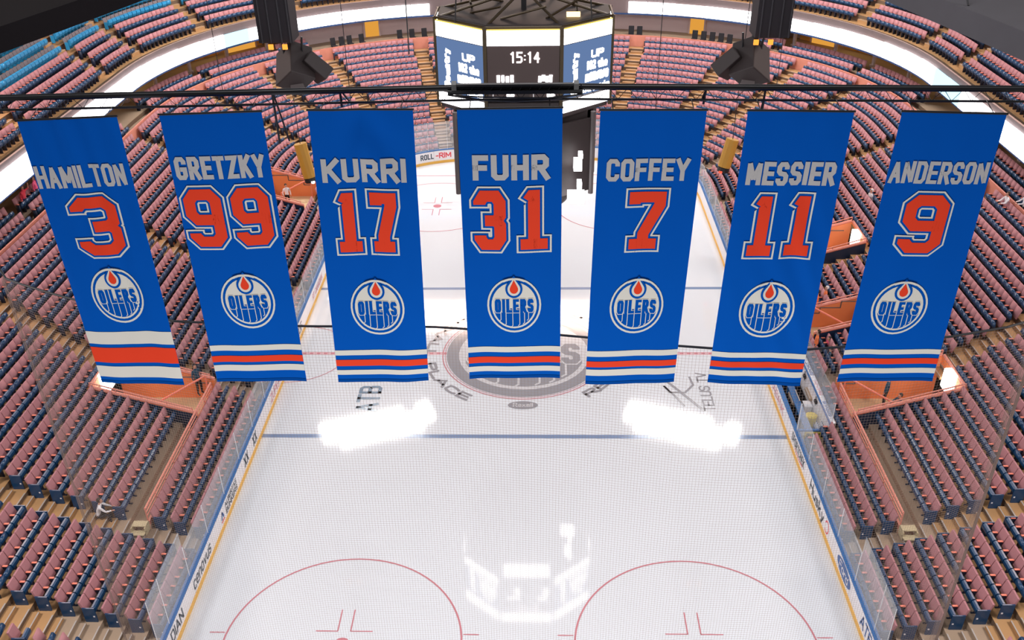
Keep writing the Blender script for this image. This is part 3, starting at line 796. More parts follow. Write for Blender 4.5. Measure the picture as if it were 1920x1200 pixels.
# low detail template for the mass of seats
def template(blue=False):
    b = MB()
    b.box((0, -.215, .685), (.465, .07, .535), 0, 0, .25)
    b.prism([(-.22, y, z) for y, z in ((.06, .38), (.18, .39), (.26, .55), (.20, .70), (.12, .70))], (.44, 0, 0), 1)
    b.box((.25, -.03, .655), (.085, .20, .035), 2)
    b.box((.25, -.02, .31), (.04, .26, .60), 3)
    return b
TP = template()
mats4 = [MT['pink'], MT['navy'], MT['salmon'], MT['navyd']]
bl = MB(); bl.box((0, -.20, .66), (.45, .05, .50), 0, 0, .20); bl.prism([(-.215, y, z) for y, z in ((.04, .40), (.20, .41), (.28, .58), (.25, .76), (.13, .79), (.09, .60))], (.43, 0, 0), 1); bl.box((.25, -.02, .40), (.05, .26, .5), 1)
BLUE = bl.mesh('turquoise_seat', [MT['turqd'], MT['turq']])
BLUEL = [bl.v, bl.f, bl.m]

seats = []      # (x, y, z, a, sg, section, row, index-from-aisle, is_end, kind)
for sg in (-1, 1):
    for k in range(NK):
        bounds = [None]+[aisL(i, k) for i in range(NAIS)]+[TMAX+.55]
        for s in range(len(bounds)-1):
            a0 = TMIN if s == 0 else bounds[s]; a1 = bounds[s+1]
            if k < 3 and s == 1: # front rows run on past the corner aisle
                pass
            ts = walk(a0, a1, Dk(k))
            for i, t in enumerate(ts):
                if k == 3 and WALKT[0] < t < WALKT[1]: continue
                if in_vom(sg, t, k): continue
                if sg > 0 and k == 0 and -9.2 < t < 8.5: continue
                if sg > 0 and k == 1 and -8.9 < t < 8.0: continue
                x, y, nx, ny = frame(t, Dk(k), sg)
                seats.append((x, y, zk(k), math.atan2(-nx, ny), sg, s, k, i, len(ts), 'low'))
    for q, D in enumerate((15.12, 16.0)):
        for (a0, a1) in ((-14, 20), (23, 75)):
            for i, t in enumerate(walk(a0, a1, D)):
                if i % 17 in (0, 1): continue
                x, y, nx, ny = frame(t, D, sg); seats.append((x, y, 6.1 if q == 0 else 6.4, math.atan2(-nx, ny), sg, 50, 30+q, i, 99, 'mid'))
    for j in range(NU):
        bb = [-20.]+UAIS+[TMAX+.55]
        for s in range(len(bb)-1):
            ts = walk(bb[s], bb[s+1], Du(j))
            for i, t in enumerate(ts):
                x, y, nx, ny = frame(t, Du(j), sg)
                kind = 'blue' if j >= 3 else 'up'
                seats.append((x, y, zu(j), math.atan2(-nx, ny), sg, s, j, i, len(ts), kind))
def project(x, y, z):
    d = Vector((x, y, z))-CAM; w = d.dot(fw)
    return 949.1+F_PX*d.dot(r2)/w, 713-F_PX*d.dot(u2)/w, w
ORD = ['zeroth', 'first', 'second', 'third', 'fourth', 'fifth', 'sixth', 'seventh', 'eighth', 'ninth', 'tenth', 'eleventh', 'twelfth', 'thirteenth', 'fourteenth', 'fifteenth', 'sixteenth', 'seventeenth', 'eighteenth', 'nineteenth', 'twentieth', 'twenty-first', 'twenty-second', 'twenty-third', 'twenty-fourth']
cand = []; candb = []; rest = []
people_at = [(-17.6, -16.0, 1.9)]
for s in seats:
    u, v, w = project(s[0], s[1], s[2]+.6)
    inside = 6 < u < 1914 and 6 < v < 1192
    if s[9] == 'low' and inside: cand.append((w, s))
    elif s[9] == 'blue' and inside and not (0 <= v < 60 and 0): candb.append((w, s))
    else: rest.append(s)
cand.sort(key=lambda c: c[0]); candb.sort(key=lambda c: c[0])
near = [c[1] for c in cand[:300]]; rest += [c[1] for c in cand[300:]]
nearb = [c[1] for c in candb[:300]]; restb = [c[1] for c in candb[300:]]+[s for s in rest if s[9] == 'blue']
rest = [s for s in rest if s[9] != 'blue']
def ordn(n): return ORD[n] if n < len(ORD) else str(n)
for s in near:
    x, y, z, a, sg, sec, k, i, n, _ = s
    side = 'left' if sg < 0 else 'right'
    if sec == 2:    # block beyond the near aisle
        lab = 'pink seat, %s beyond the near %s aisle, %s row from the glass' % (ordn(i+1), side, ordn(k+1))
    elif sec == 1:
        lab = 'pink seat, %s this side of the near %s aisle, %s row from glass' % (ordn(n-i), side, ordn(k+1))
    elif sec == 0:
        lab = 'pink seat, %s past the bottom corner aisle on the %s, %s row' % (ordn(n-i), side, ordn(k+1))
    else:
        lab = 'pink seat, %s in the %s row, %s block %s of the near aisle' % (ordn(i+1), ordn(k+1), ordn(sec), side)
    r = thing('folding_seat', lab, 'seat', (x, y, z), a, 'pink folding arena seats in the nearest rows')
    flip = sg < 0
    for nm, me in SP.items(): link(nm, me, r)
    if i in (0, n-1):
        o = link('end_panel', ENDME, r)
        if (i == 0) == (sg < 0): o.scale = (-1, 1, 1)
def mass(name, seats_, tpl, mats):
    V = np.array(tpl[0]); nv = len(V); F = tpl[1]; 
    N = len(seats_)
    out = np.empty((N, nv, 3))
    for q, s in enumerate(seats_):
        c, sn = math.cos(s[3]), math.sin(s[3])
        out[q, :, 0] = V[:, 0]*c-V[:, 1]*sn+s[0]; out[q, :, 1] = V[:, 0]*sn+V[:, 1]*c+s[1]; out[q, :, 2] = V[:, 2]+s[2]
    loops = np.concatenate([np.array(f) for f in F]); cnt = np.array([len(f) for f in F])
    me = bpy.data.meshes.new(name)
    me.vertices.add(N*nv); me.vertices.foreach_set('co', out.ravel())
    L = (loops[None, :]+(np.arange(N)*nv)[:, None]).ravel()
    me.loops.add(len(L)); me.loops.foreach_set('vertex_index', L.astype(np.int32))
    C_ = np.tile(cnt, N); st = np.concatenate([[0], np.cumsum(C_)[:-1]])
    me.polygons.add(len(C_)); me.polygons.foreach_set('loop_start', st.astype(np.int32))
    me.polygons.foreach_set('material_index', np.tile(np.array(tpl[2], dtype=np.int32), N))
    for m in mats: me.materials.append(m)
    me.update(calc_edges=True); me.validate()
    return link(name, me)
o = mass('folding_seat', rest, (TP.v, TP.f, TP.m), mats4)
tag(o, 'thousands of pink padded folding seats filling the rest of the bowl', 'seats', 'pink folding arena seats filling the bowl', 'stuff')
for s in nearb:
    x, y, z, a, sg, sec, k, i, n, _ = s
    o = link('turquoise_seat', BLUE, None, (x, y, z), a)
    tag(o, 'turquoise upper deck seat, %s in its row, %s row up, %s block on the %s' % (ordn(i+1), ordn(k+1), ordn(sec+1), 'left' if sg < 0 else 'right'), 'seat', 'turquoise seats in the top rows')
if restb:
    o = mass('turquoise_seat', restb, tuple(BLUEL), [MT['turqd'], MT['turq']])
    tag(o, 'remaining turquoise seats high in the upper deck', 'seats', 'turquoise seats filling the top rows', 'stuff')

# suite chairs and far end doors
chair = MB(); chair.box((0, -.18, .75), (.5, .08, .62), 0, 0, .1); chair.box((0, .03, .45), (.5, .46, .09)); chair.tube((0, 0, 0), (0, 0, .42), .05, 6); chair.box((0, 0, .03), (.4, .4, .05))
parts = {}
b1 = MB(); b1.box((0, -.18, .80), (.5, .08, .66), 0, 0, .1); m1 = b1.mesh('backrest', [MT['cb']]); bevel(m1, .05)
b2 = MB(); b2.box((0, .03, .45), (.5, .46, .1)); m2 = b2.mesh('seat', [MT['cb']]); bevel(m2, .03)
b3 = MB(); b3.tube((0, 0, 0), (0, 0, .42), .05, 6); b3.box((0, 0, .03), (.42, .42, .05)); m3 = b3.mesh('pedestal', [MT['black']])
for q, (cx, side) in enumerate([(-17.4, 0), (-16.75, 0), (-16.1, 0), (-15.1, 0), (-11.8, 0), (-10.7, 0), (-9.6, 0), (9.4, 1), (10.1, 1), (14.9, 1), (15.6, 1), (16.3, 1), (17.0, 1), (17.7, 1)]):
    # behind the parapet on the curve
    best = min(np.linspace(60, 112, 400), key=lambda t: abs(frame(t, 15.25, -1 if cx < 0 else 1)[0]-cx))
    x, y, nx, ny = frame(best, 15.25, -1 if cx < 0 else 1)
    r = thing('suite_chair', 'black high-backed chair, %s from the scoreboard in the %s suite' % (ordn((7-q) if q < 7 else (q-6)), 'left' if cx < 0 else 'right'), 'chair', (x, y, 6.1), math.atan2(-nx, ny)+.1, 'black chairs in the end suites')
    link('backrest', m1, r); link('seat', m2, r); link('pedestal', m3, r)
for n_, (sg, t0, w) in enumerate(((-1, 87.5, 3.2), (-1, 61.5, 6.0), (1, 85.5, 3.2), (1, 61.5, 5.0))):
    dr = thing('door_%d' % (n_+1), None, None, kind='structure')
    mb = MB(); D = 17.45 if t0 > 72 else 20.3
    A, B = frame(t0, D, sg), frame(t0+w, D, sg); C_, D_ = frame(t0+w, D+.1, sg), frame(t0, D+.1, sg)
    mb.prism([(A[0], A[1], 6.4), (B[0], B[1], 6.4), (C_[0], C_[1], 6.4), (D_[0], D_[1], 6.4)], (0, 0, 2.5)); obj('door_leaf', mb, emis('amber_backlit_door', (1, .45, .07), .75), dr)
    mb = MB()
    for Q in (A, B): mb.box((Q[0], Q[1], 7.7), (.14, .14, 2.6))
    mb.tube((A[0], A[1], 9.0), (B[0], B[1], 9.0), .08, 4); obj('door_frame', mb, MT['pinkw'], dr)

# ------------------------------------------------------------------ players' bench on the right
bench = thing('players_bench', 'blue and white team bench box behind the right boards', 'bench', (0, 0, 0))
mb = MB(); mb.box((13.84, -.35, .12), (1.38, 16.7, .22)); obj('bench_floor', mb, MT['blackm'], bench)
mb = MB(); mb.box((13.82, -.35, .62), (.34, 16.3, .08)); 
for i in range(9): mb.box((13.82, -8.2+1.98*i, .4), (.3, .08, .4))
obj('bench_seat', mb, MT['cap'], bench)
mb = MB(); mb.box((14.58, -.35, .72), (.08, 16.8, 1.4), 0); mb.box((14.58, -.35, 1.45), (.12, 16.8, .05), 1); obj('back_boards', mb, [MT['board'], MT['cap']], bench)
mb = MB(); mb.box((14.70, -.35, 1.50), (.22, 16.8, .05)); obj('back_ledge', mb, MT['board'], bench)
mb = MB()
for i, w_ in enumerate(('SERVUS', 'BANK', 'SPORT', 'SERVUS', 'BANK', 'SPORT', 'SERVUS', 'BANK', 'SPORT')):
    put(mb, text_quads(w_, -8.2+1.8*i, -8.2+1.8*i+1.3, 14.62, 14.79, sw=.2), lambda u, v: (29.41-v, u, 1.535), i % 2)
obj('ledge_lettering', mb, [MT['adblue'], MT['adpink']], bench)
mb = MB(); mb.box((13.85, -8.75, .65), (1.4, .1, .9), 0); mb.box((13.85, -8.75, 1.13), (1.5, .16, .06), 1); mb.box((13.95, -8.81, .85), (1.1, .02, .4), 2)
put(mb, text_quads('SPARE LEVER', 13.5, 14.4, .78, .98, sw=.18), lambda u, v: (u, -8.825, v), 3)
obj('end_boards', mb, [MT['board'], MT['cap'], MT['yellow'], MT['addark']], bench)
mb = MB()
for y0, y1 in ((-8.7, -8.69),): mb.box((13.87, -8.75, 1.9), (1.4, .015, 1.45))
for i in range(7): mb.box((14.66, -8.6+2.4*i+1.2, 2.18), (.015, 2.35, 1.3))
obj('bench_glass', mb, MT['glass'], bench)
mb = MB(); mb.box((14.6, -8.75, 1.9), (.03, .03, 1.5)); mb.box((13.05, -8.75, 1.9), (.03, .03, 1.5)); obj('glass_edge', mb, MT['glassedge'], bench)
for i, (y, nm) in enumerate(((-5.9, 'near'), (-2.8, 'middle'), (1.5, 'far'))):
    mb = MB(); mb.box((14.28, y, .44), (.34, .5, .42), 0); mb.box((14.28, y, .66), (.38, .54, .05), 1)
    tag(obj('towel_box', mb, [MT['cw'], MT['cw']]), 'white towel box on the bench floor, %s one' % nm, 'box', 'white towel boxes on the bench')
mb = MB(); mb.tube((14.2, -7.0, .23), (14.2, -7.0, .75), .27, 14, 0); mb.tube((14.2, -7.0, .75), (14.2, -7.0, .80), .29, 14, 0, .2); tag(obj('drinks_cooler', mb, MT['yellow'], smooth=False), 'round yellow drinks cooler at the near end of the bench', 'cooler')
r = thing('bottle_rack', 'wire rack of white and green bottles at the bench corner', 'rack', (14.28, -8.2, .23))
mb = MB()
for dz in (0, .3, .6): mb.box((0, 0, .02+dz), (.44, .62, .025))
for sx in (-.2, .2):
    for sy in (-.29, .29): mb.tube((sx, sy, 0), (sx, sy, .75), .015, 5)
obj('frame', mb, MT['chrome'], r)
for i in range(8):
    mb = MB(); x, y = -.12+.24*(i % 2), -.22+.145*(i//2); mb.tube((x, y, .635), (x, y, .82), .045, 8, 0); mb.tube((x, y, .82), (x, y, .88), .02, 6, 1); obj('bottle', mb, [MT['cw'], MT['cn']], r)
for i in range(5):
    y = -6.4+2.3*i; mb = MB(); mb.tube((14.50, y, .9), (14.50, y+.1, 1.40), .02, 5, 0); mb.box((14.49, y, 1.15), (.12, .3, .14), 0)
    tag(obj('stick_holder', mb, MT['cb']), 'black stick holder on the bench back boards, %s from the near end' % ordn(i+1), 'holder', 'stick holders on the bench back')

# ------------------------------------------------------------------ scoreboard over centre ice
sb = thing('scoreboard', 'eight sided video scoreboard hanging over centre ice', 'scoreboard', (0.1, 0, 0))
oct_ = [(-1.68, -3.0), (1.68, -3.0), (4.0, -.95), (4.0, .95), (1.68, 3.0), (-1.68, 3.0), (-4.0, .95), (-4.0, -.95)]
def face_basis(i):
    a, b = oct_[i], oct_[(i+1) % 8]; return np.array(a), np.array(b)
def sface(i, f0, f1, z0, z1, off, mb, mi=0, thick=.05):
    a, b = face_basis(i); d = b-a; n = unit(np.array([d[1], -d[0]]))
    p, q = a+d*f0+n*off, a+d*f1+n*off
    p2, q2 = p-n*thick, q-n*thick
    mb.prism([(p[0], p[1], z0), (q[0], q[1], z0), (q2[0], q2[1], z0), (p2[0], p2[1], z0)], (0, 0, z1-z0), mi)
def sprint(i, Q, off, mb, mi=0):
    a, b = face_basis(i); d = unit(b-a); n = np.array([d[1], -d[0]])
    put(mb, Q, lambda u, v: (a[0]+d[0]*u+n[0]*off, a[1]+d[1]*u+n[1]*off, v), mi)
mb = MB()
mb.prism([(x*.97, y*.97, 14.3) for x, y in oct_], (0, 0, 4.1)); obj('housing', mb, MT['dgrey'], sb)
mb = MB()
for i in range(8):
    a, b = face_basis(i); mb.box((a[0]*1.0, a[1]*1.0, 16.35), (.16, .16, 4.0)); mb.tube((a[0], a[1], 18.32), (b[0], b[1], 18.32), .06, 6)
    mb.tube((a[0]*.98, a[1]*.98, 18.3), (0, 0, 19.3), .06, 6); mb.tube((a[0]*.6, a[1]*.6, 18.4), (b[0]*.6, b[1]*.6, 18.9), .05, 6)
obj('frame', mb, mat('olive_brass_frame', (.05, .032, .012), .4, metal=.3), sb)
for i in (0, 1, 7, 2, 6, 3, 4, 5):
    mb = MB(); sface(i, .03, .97, 17.55, 18.2, .06, mb); p = obj('ribbon_panel', mb, EM['white'], sb)
    mb = MB(); sface(i, .03, .97, 18.2, 18.24, .07, mb); obj('glow_rim', mb, EM['yled'], p)
    mb = MB(); sface(i, .03, .97, 14.55, 15.05, .06, mb); obj('lower_ribbon_panel', mb, EM['white'] if i != 0 else MT['dgrey'], sb)
    if i in (1, 7, 3, 5):
        mb = MB(); sface(i, .03, .97, 15.15, 17.5, .05, mb); scn = obj('video_screen', mb, EM['blue'], sb)
        Lf = np.linalg.norm(face_basis(i)[1]-face_basis(i)[0])
        mb = MB()
        for word, f0, f1, q0, q1 in (('UP', .56, .82, 16.7, 17.05), ('102', .47, .66, 16.2, 16.6), ('the', .70, .9, 16.2, 16.6), ('MORNING', .45, .93, 15.68, 16.08), ('outside', .4, .96, 15.22, 15.55)):
            for Q in text_chars(word, Lf*f0, Lf*f1, q0, q1, sw=.28, gap=1.05):
                mb = MB(); sprint(i, Q, .07, mb); obj('screen_letter', mb, EM['white'], scn)
        a, b = face_basis(i); d = unit(b-a); n = np.array([d[1], -d[0]])
        for Q in text_chars('Country', 0, 1.75, 0, .42, sw=.28, gap=1.1):
            mb = MB(); put(mb, Q, lambda u, v: (a[0]+d[0]*(Lf*.30-v)+n[0]*.07, a[1]+d[1]*(Lf*.30-v)+n[1]*.07, 15.35+u)); obj('screen_letter', mb, EM['white'], scn)
        mb = MB(); put(mb, disc_quads(Lf*.24, 15.4, .24, .2, 16, 1), lambda u, v: (a[0]+d[0]*u+n[0]*.07, a[1]+d[1]*u+n[1]*.07, v))
        obj('screen_dot', mb, EM['white'], scn)
    elif i in (0, 4):
        mb = MB(); sface(i, .03, .97, 15.15, 17.5, .04, mb); cf = obj('clock_face', mb, mat('clock_brown', (.06, .038, .036), .5), sb)
        for Q in text_chars('15:14', 1.1, 2.4, 16.82, 17.3, sw=.15, gap=1.9):
            mb = MB(); sprint(i, Q, .07, mb); obj('clock_digit', mb, EM['pinkish'], cf)
        mb = MB()
        for x0 in (.3, 2.1):
            put_f = [(x0, 15.25, x0+1.0, 15.3), (x0, 15.85, x0+1.0, 15.9), (x0, 15.25, x0+.05, 15.9), (x0+.95, 15.25, x0+1.0, 15.9)]
            for (p0, q0, p1, q1) in put_f: sprint(i, [tuple(map(np.array, ((p0, q0), (p1, q0), (p1, q1), (p0, q1))))], .065, mb)
        obj('score_frame', mb, MT['cw'], cf)
        mb = MB(); sprint(i, text_quads('0', .93, 1.25, 15.25, 15.85, sw=.24), .075, mb); sprint(i, text_quads('0', 2.72, 3.04, 15.25, 15.85, sw=.24), .075, mb)
        sprint(i, text_quads('HOME', .5, 1.25, 15.98, 16.3, sw=.4), .075, mb); sprint(i, text_quads('AWAY', 2.35, 2.95, 15.98, 16.3, sw=.4), .075, mb); obj('score_digits', mb, EM['white'], cf)
        mb = MB(); sface(i, .42, .58, 15.15, 15.9, .08, mb); obj('centre_box', mb, MT['dgrey'], cf)
        mb = MB(); sface(i, .06, .94, 13.3, 14.3, .06, mb); obj('lower_screen', mb, EM['white'], sb)
    else:
        mb = MB(); sface(i, .05, .95, 15.15, 17.5, .04, mb); obj('side_face', mb, MT['dgrey'], sb)
# lower drum
low = [(-1.5, -3.0), (1.5, -3.0), (3.2, -1.9), (3.4, .9), (1.5, 3.0), (-1.5, 3.0), (-3.4, .9), (-3.2, -1.9)]
mb = MB(); mb.prism([(x*.92, y*.92, 11.0) for x, y in low], (0, 0, 3.3)); obj('lower_drum', mb, MT['dgrey'], sb)
for i in range(8):
    a, b = np.array(low[i]), np.array(low[(i+1) % 8]); d = b-a; n = unit(np.array([d[1], -d[0]]))
    mb = MB(); p, q = a+d*.02, b-d*.02
    mb.prism([(p[0], p[1], 10.5), (q[0], q[1], 10.5), (q[0]-n[0]*.12, q[1]-n[1]*.12, 10.5), (p[0]-n[0]*.12, p[1]-n[1]*.12, 10.5)], (0, 0, 3.5)); obj('drum_panel', mb, MT['mgrey'] if i in (2, 6) else MT['dgrey'], sb)
    mb = MB(); mb.tube((a[0], a[1], 10.3), (a[0], a[1], 14.3), .12, 8); obj('corner_post', mb, MT['mgrey'], sb)
mb = MB(); mb.tube((.2, -.6, 9.6), (.2, -.6, 10.6), 1.9, 20, 0, 2.6); obj('bottom_cone', mb, MT['dgrey'], sb, smooth=False)
for nm, x, z, w, h in (('lamp', 2.45, 10.55, .8, .5), ('lamp', 2.5, 12.15, .38, .5), ('lamp', 2.62, 12.6, .2, .2), ('lamp', 2.6, 11.15, .22, .35)):
    mb = MB(); mb.box((x, -2.95, z), (w, .5, h)); obj('small_screen', mb, EM['white'], sb)
mb = MB(); mb.tube((0, 0, 18.3), (0, 0, 30), .12, 8)
for x, y in ((-3, -2), (3, -2), (3, 2), (-3, 2)): mb.tube((x, y, 18.3), (x*.7, y*.7, 30), .03, 5)
obj('hoist_cable', mb, MT['cable'], sb)
mb = MB(); mb.box((2.2, -1.6, 18.52), (.6, .3, .16)); obj('top_lamp', mb, EM['warm'], sb)

# speaker clusters either side of the scoreboard
for sg, nm in ((-1, 'left'), (1, 'right')):
    cx = -10.75 if sg < 0 else 10.65
    r = thing('speaker_cluster', 'dark speaker cluster under a tall shaft, %s of the scoreboard' % nm, 'speaker', (cx, 0, 0), 0, 'hanging speaker clusters')
    mb = MB(); X = (-.55 if sg < 0 else .7)
    mb.prism([(-.78+X, -.7, 17.2), (.78+X, -.7, 17.2), (.78+X, .7, 17.2), (-.78+X, .7, 17.2)], (0, 0, 9)); obj('shaft', mb, mat('violet_black_shaft', (.012, .009, .014), .8, var=.2, scale=1), r)
    mb = MB()
    for q in (-.6, -.2, .3, .7): mb.box((q+X, -.73, 21.6), (.05, .08, 8.8))
    obj('shaft_rib', mb, MT['panelg'], r)
    for q, rz, rx, x, z in ((0, sg*.62, -.55, 0, 15.95), (1, sg*-.9, -.5, sg*-.95, 15.9)):
        mb = MB(); mb.box((0, 0, 0), (1.55 if q == 0 else .7, 1.3, 1.7 if q == 0 else 1.3), 0, 0, 0, .9)
        me = mb.mesh('speaker_cabinet', [MT['dgrey']]); bevel(me, .05)
        o = link('speaker_cabinet', me, r, (x, 0, z)); o.rotation_euler = (rx, .62*sg, rz)
    mb = MB(); mb.box((.1*sg*-1, -.2, 15.05), (.62, .6, .62)); obj('lower_horn', mb, MT['mgrey'], r)
    mb = MB(); mb.tube((-.5, 0, 17.3), (-.4, 0, 16.3), .05, 6); mb.tube((.5, 0, 17.3), (.4, 0, 16.3), .05, 6); mb.tube((0, 0, 17.3), (0, 0, 15.2), .08, 6); obj('bracket', mb, MT['black'], r)
    for x in (-.45, .2): 
        mb = MB(); mb.box((x+X*.6, -.82, 17.05), (.22, .1, .22)); obj('work_lamp', mb, EM['orangel'], r)

# long thin hoist wires
for n_, (x, y, zt_, zb_, lab) in enumerate(((-11.2, 15, 26, 9, 'thin black wire hanging left of the scoreboard'), (-4.5, -6, 27, 18, 'thin black wire crossing the left scoreboard screen'), (8.3, 15, 26, 9, 'thin black wire hanging just right of the scoreboard'), (17.5, 22, 24, 7.5, 'thin black wire over the right upper concourse'), (-21, 20, 24, 8, 'thin black wire over the left concourse'))):
    mb = MB(); mb.tube((x, y, zb_), (x, y, zt_), .025, 5); tag(obj('hoist_wire', mb, MT['cable']), lab, 'wire', 'thin hanging wires')
mb = MB(); mb.path([(-3.2, 5, 11.5), (-5.6, 0, 8.8), (-7.6, -6, 6.2)], .012, 4)
# gold follow-spot cases
for sg, x, y, z0, z1, nm in ((-1, -14.75, 15., 4.35, 6.9, 'left, beside the third banner'), (1, 13.3, 15., 4.9, 7.0, 'right, beside the sixth banner')):
    r = thing('follow_spot', 'long gold cased lamp hanging on the %s' % nm, 'lamp', (x, y, z0), 0, 'gold cased lamps')
    mb = MB(); mb.tube((sg*-.25, 0, .3), (sg*.15, .2, z1-z0), .42, 10); obj('lamp_case', mb, MT['gold'], r)
    mb = MB(); mb.tube((sg*-.3, 0, 0), (sg*-.25, 0, .3), .40, 10); obj('lens_hood', mb, MT['black'], r)
    mb = MB(); mb.tube((sg*-.5, -.3, .0), (sg*-.5, -.3, .12), .12, 8); obj('lens', mb, EM['wsign'] if sg < 0 else EM['redled'], r)
    mb = MB(); mb.tube((sg*.15, .2, z1-z0), (sg*.3, .2, 20), .025, 5); obj('suspension_wire', mb, MT['cable'], r)

# ------------------------------------------------------------------ flood lamp banks over the far half
for sg, nm in ((-1, 'left'), (1, 'right')):
    r = thing('floodlight_bank', 'bank of white floodlights hung over the far %s of the ice' % nm, 'light', (sg*14.8, 30.4, 27), sg*-.37, 'floodlight banks')
    mb = MB(); mb.box((0, 0, .35), (11.5, 4.2, .1)); 
    for q in range(5): mb.box((0, -1.8+.9*q, .22), (11.5, .08, .2))
    obj('frame', mb, MT['black'], r)
    for a in range(8):
        for b in range(3):
            if (a*3+b*5) % 7 == 0: continue
            mb = MB(); mb.box((-4.9+1.4*a, -1.35+1.3*b, .05), (1.2, 1.05, .2)); obj('flood_lamp', mb, EM['flood'], r)

# dark bulkheads high on both sides
for sg, nm, m in ((-1, 'left', MT['blackm']), (1, 'right', MT['panelg'])):
    mb = MB()
    if sg < 0: base = [(-11.1, -14.0, 22), (-13.9, -25.5, 22), (-30, -25.5, 22), (-30, -6, 22), (-9.6, -9.0, 22)]
    else: base = [(10.3, -14.0, 22), (12.4, -25.5, 22), (30, -25.5, 22), (30, -6, 22), (9.4, -9.0, 22)]
    mb.prism(base, (0, 0, .6))
    o = tag(obj('ceiling_bulkhead', mb, m), '%s dark suspended ceiling bulkhead in the top corner' % nm, 'ceiling panel', kind='structure')
    mb = MB()
    for q in range(6): mb.box((sg*(14.5+q*1.6), -17, 22.61), (.05, 15, .03))
    obj('seam', mb, MT['blackm'], o)
mb = MB(); mb.tube((11.6, -19.9, 22.6), (11.9, -16.5, 25), .03, 6); tag(obj('hanger_cable', mb, MT['cable']), 'black cable rising from the grey bulkhead at top right', 'cable')

# ------------------------------------------------------------------ banner truss
tr = thing('lighting_truss', 'long black lattice truss the banners hang from', 'truss')
YT = -31.75
def tz(x): return 23.98-.0135*abs(x-.5)
mb = MB(); xs = np.linspace(-10, 11, 22)
mb.path([(x, YT, tz(x)+.10) for x in xs], .036, 6); obj('top_chord', mb, MT['black'], tr)
mb = MB(); mb.path([(x, YT, tz(x)-.07) for x in xs], .018, 6); obj('bottom_chord', mb, MT['black'], tr)
mb = MB(); mb.path([(x, YT+.28, tz(x)+.06) for x in xs], .018, 6); obj('rear_chord', mb, MT['black'], tr)
mb = MB()
zx = np.linspace(-10, 11, 150)
for i, (a, b) in enumerate(zip(zx[:-1], zx[1:])):
    u, v = (tz(a)+.1, tz(b)-.07) if i % 2 else (tz(a)-.07, tz(b)+.1)
    mb.tube((a, YT, u), (b, YT, v), .0045, 4)
tag(obj('lattice', mb, MT['black'], tr), kind='stuff')
r = thing('hoist_cradle', 'thick black hoist cradle in the middle of the truss before the scoreboard', 'rigging')
mb = MB()
mb.box((.35, YT-.05, 24.13), (1.78, .08, .03)); mb.box((.35, YT-.03, 24.03), (1.95, .12, .05)); mb.box((.35, YT+.12, 24.0), (1.8, .03, .03))
for x in (-.53, 1.23): mb.box((x, YT-.05, 24.11), (.07, .10, .12), 0, 0, .3)
obj('cradle_frame', mb, MT['black'], r)
mb = MB()
for i in range(14): mb.tube((-.58+.14*i, YT-.05, 24.03), (-.51+.14*i, YT-.05, 24.13), .008, 5)
mb.path([(-.62, YT-.08, 24.0), (-.2, YT-.08, 23.93), (.35, YT-.08, 23.90), (.9, YT-.08, 23.93), (1.32, YT-.08, 24.0)], .016, 5); mb.path([(-.6, YT-.1, 24.0), (-.1, YT-.1, 23.97), (.8, YT-.1, 23.95), (1.3, YT-.1, 24.0)], .012, 5)
obj('cradle_brace', mb, MT['black'], r)
for n_, (x, z0, nm) in enumerate(((-3.2, 23.25, 'between the second and third banners'), (-2.2, 23.8, 'above the third banner'), (3.1, 23.8, 'above the fifth banner'), (3.95, 23.35, 'between the fifth and sixth banners'))):
    mb = MB(); mb.tube((x, YT, 24.05), (x-.01, YT+.05, z0), .018, 5); mb.tube((x+.01, YT, 24.05), (x+(.14 if n_ < 2 else -.05), YT+.05, z0+.04), .014, 5)
    tag(obj('hanging_strap', mb, MT['black']), 'black V shaped strap hanging from the truss %s' % nm, 'strap', 'black straps on the truss')

# ------------------------------------------------------------------ banners
YB = -32.1
BN = [
 ('HAMILTON', '3', [(-6.91, 23.75), (-5.43, 23.80), (-5.35, 19.19), (-6.82, 19.16)], (.015, .945, .150, .227), (.225, .79, .248, .484), (.50, .521, .739), (.776, .828, .843, .908, .924, .972)),
 ('GRETZKY', '99', [(-4.80, 23.82), (-3.30, 23.86), (-3.24, 19.24), (-4.81, 19.17)], (.045, .945, .136, .213), (.02, .96, .233, .463), (.518, .556, .772), (.843, .866, .888, .914, .927, .953)),
 ('KURRI', '17', [(-2.63, 23.87), (-1.11, 23.87), (-1.17, 19.22), (-2.70, 19.24)], (.07, .90, .155, .234), (.11, .82, .256, .492), (.506, .585, .802), (.865, .886, .905, .931, .948, .968)),
 ('FUHR', '31', [(-.48, 23.87), (1.03, 23.88), (1.06, 19.29), (-.47, 19.25)], (.125, .875, .147, .232), (.08, .91, .253, .491), (.51, .584, .803), (.864, .887, .907, .933, .948, .970)),
 ('COFFEY', '7', [(1.57, 23.84), (3.08, 23.83), (2.98, 19.23), (1.49, 19.18)], (.09, .90, .153, .227), (.30, .74, .251, .477), (.50, .575, .790), (.860, .883, .903, .927, .937, .963)),
 ('MESSIER', '11', [(3.66, 23.82), (5.16, 23.79), (5.08, 19.18), (3.55, 19.18)], (.075, .94, .160, .238), (.12, .85, .262, .498), (.50, .584, .803), (.866, .887, .905, .929, .942, .965)),
 ('ANDERSON', '9', [(5.83, 23.79), (7.30, 23.74), (7.27, 19.23), (5.71, 19.20)], (.02, .975, .156, .231), (.22, .73, .256, .489), (.456, .584, .797), (.863, .883, .901, .925, .943, .965)),
]
WHICH = ['leftmost', 'second from left', 'third from left', 'middle', 'third from right', 'second from right', 'rightmost']
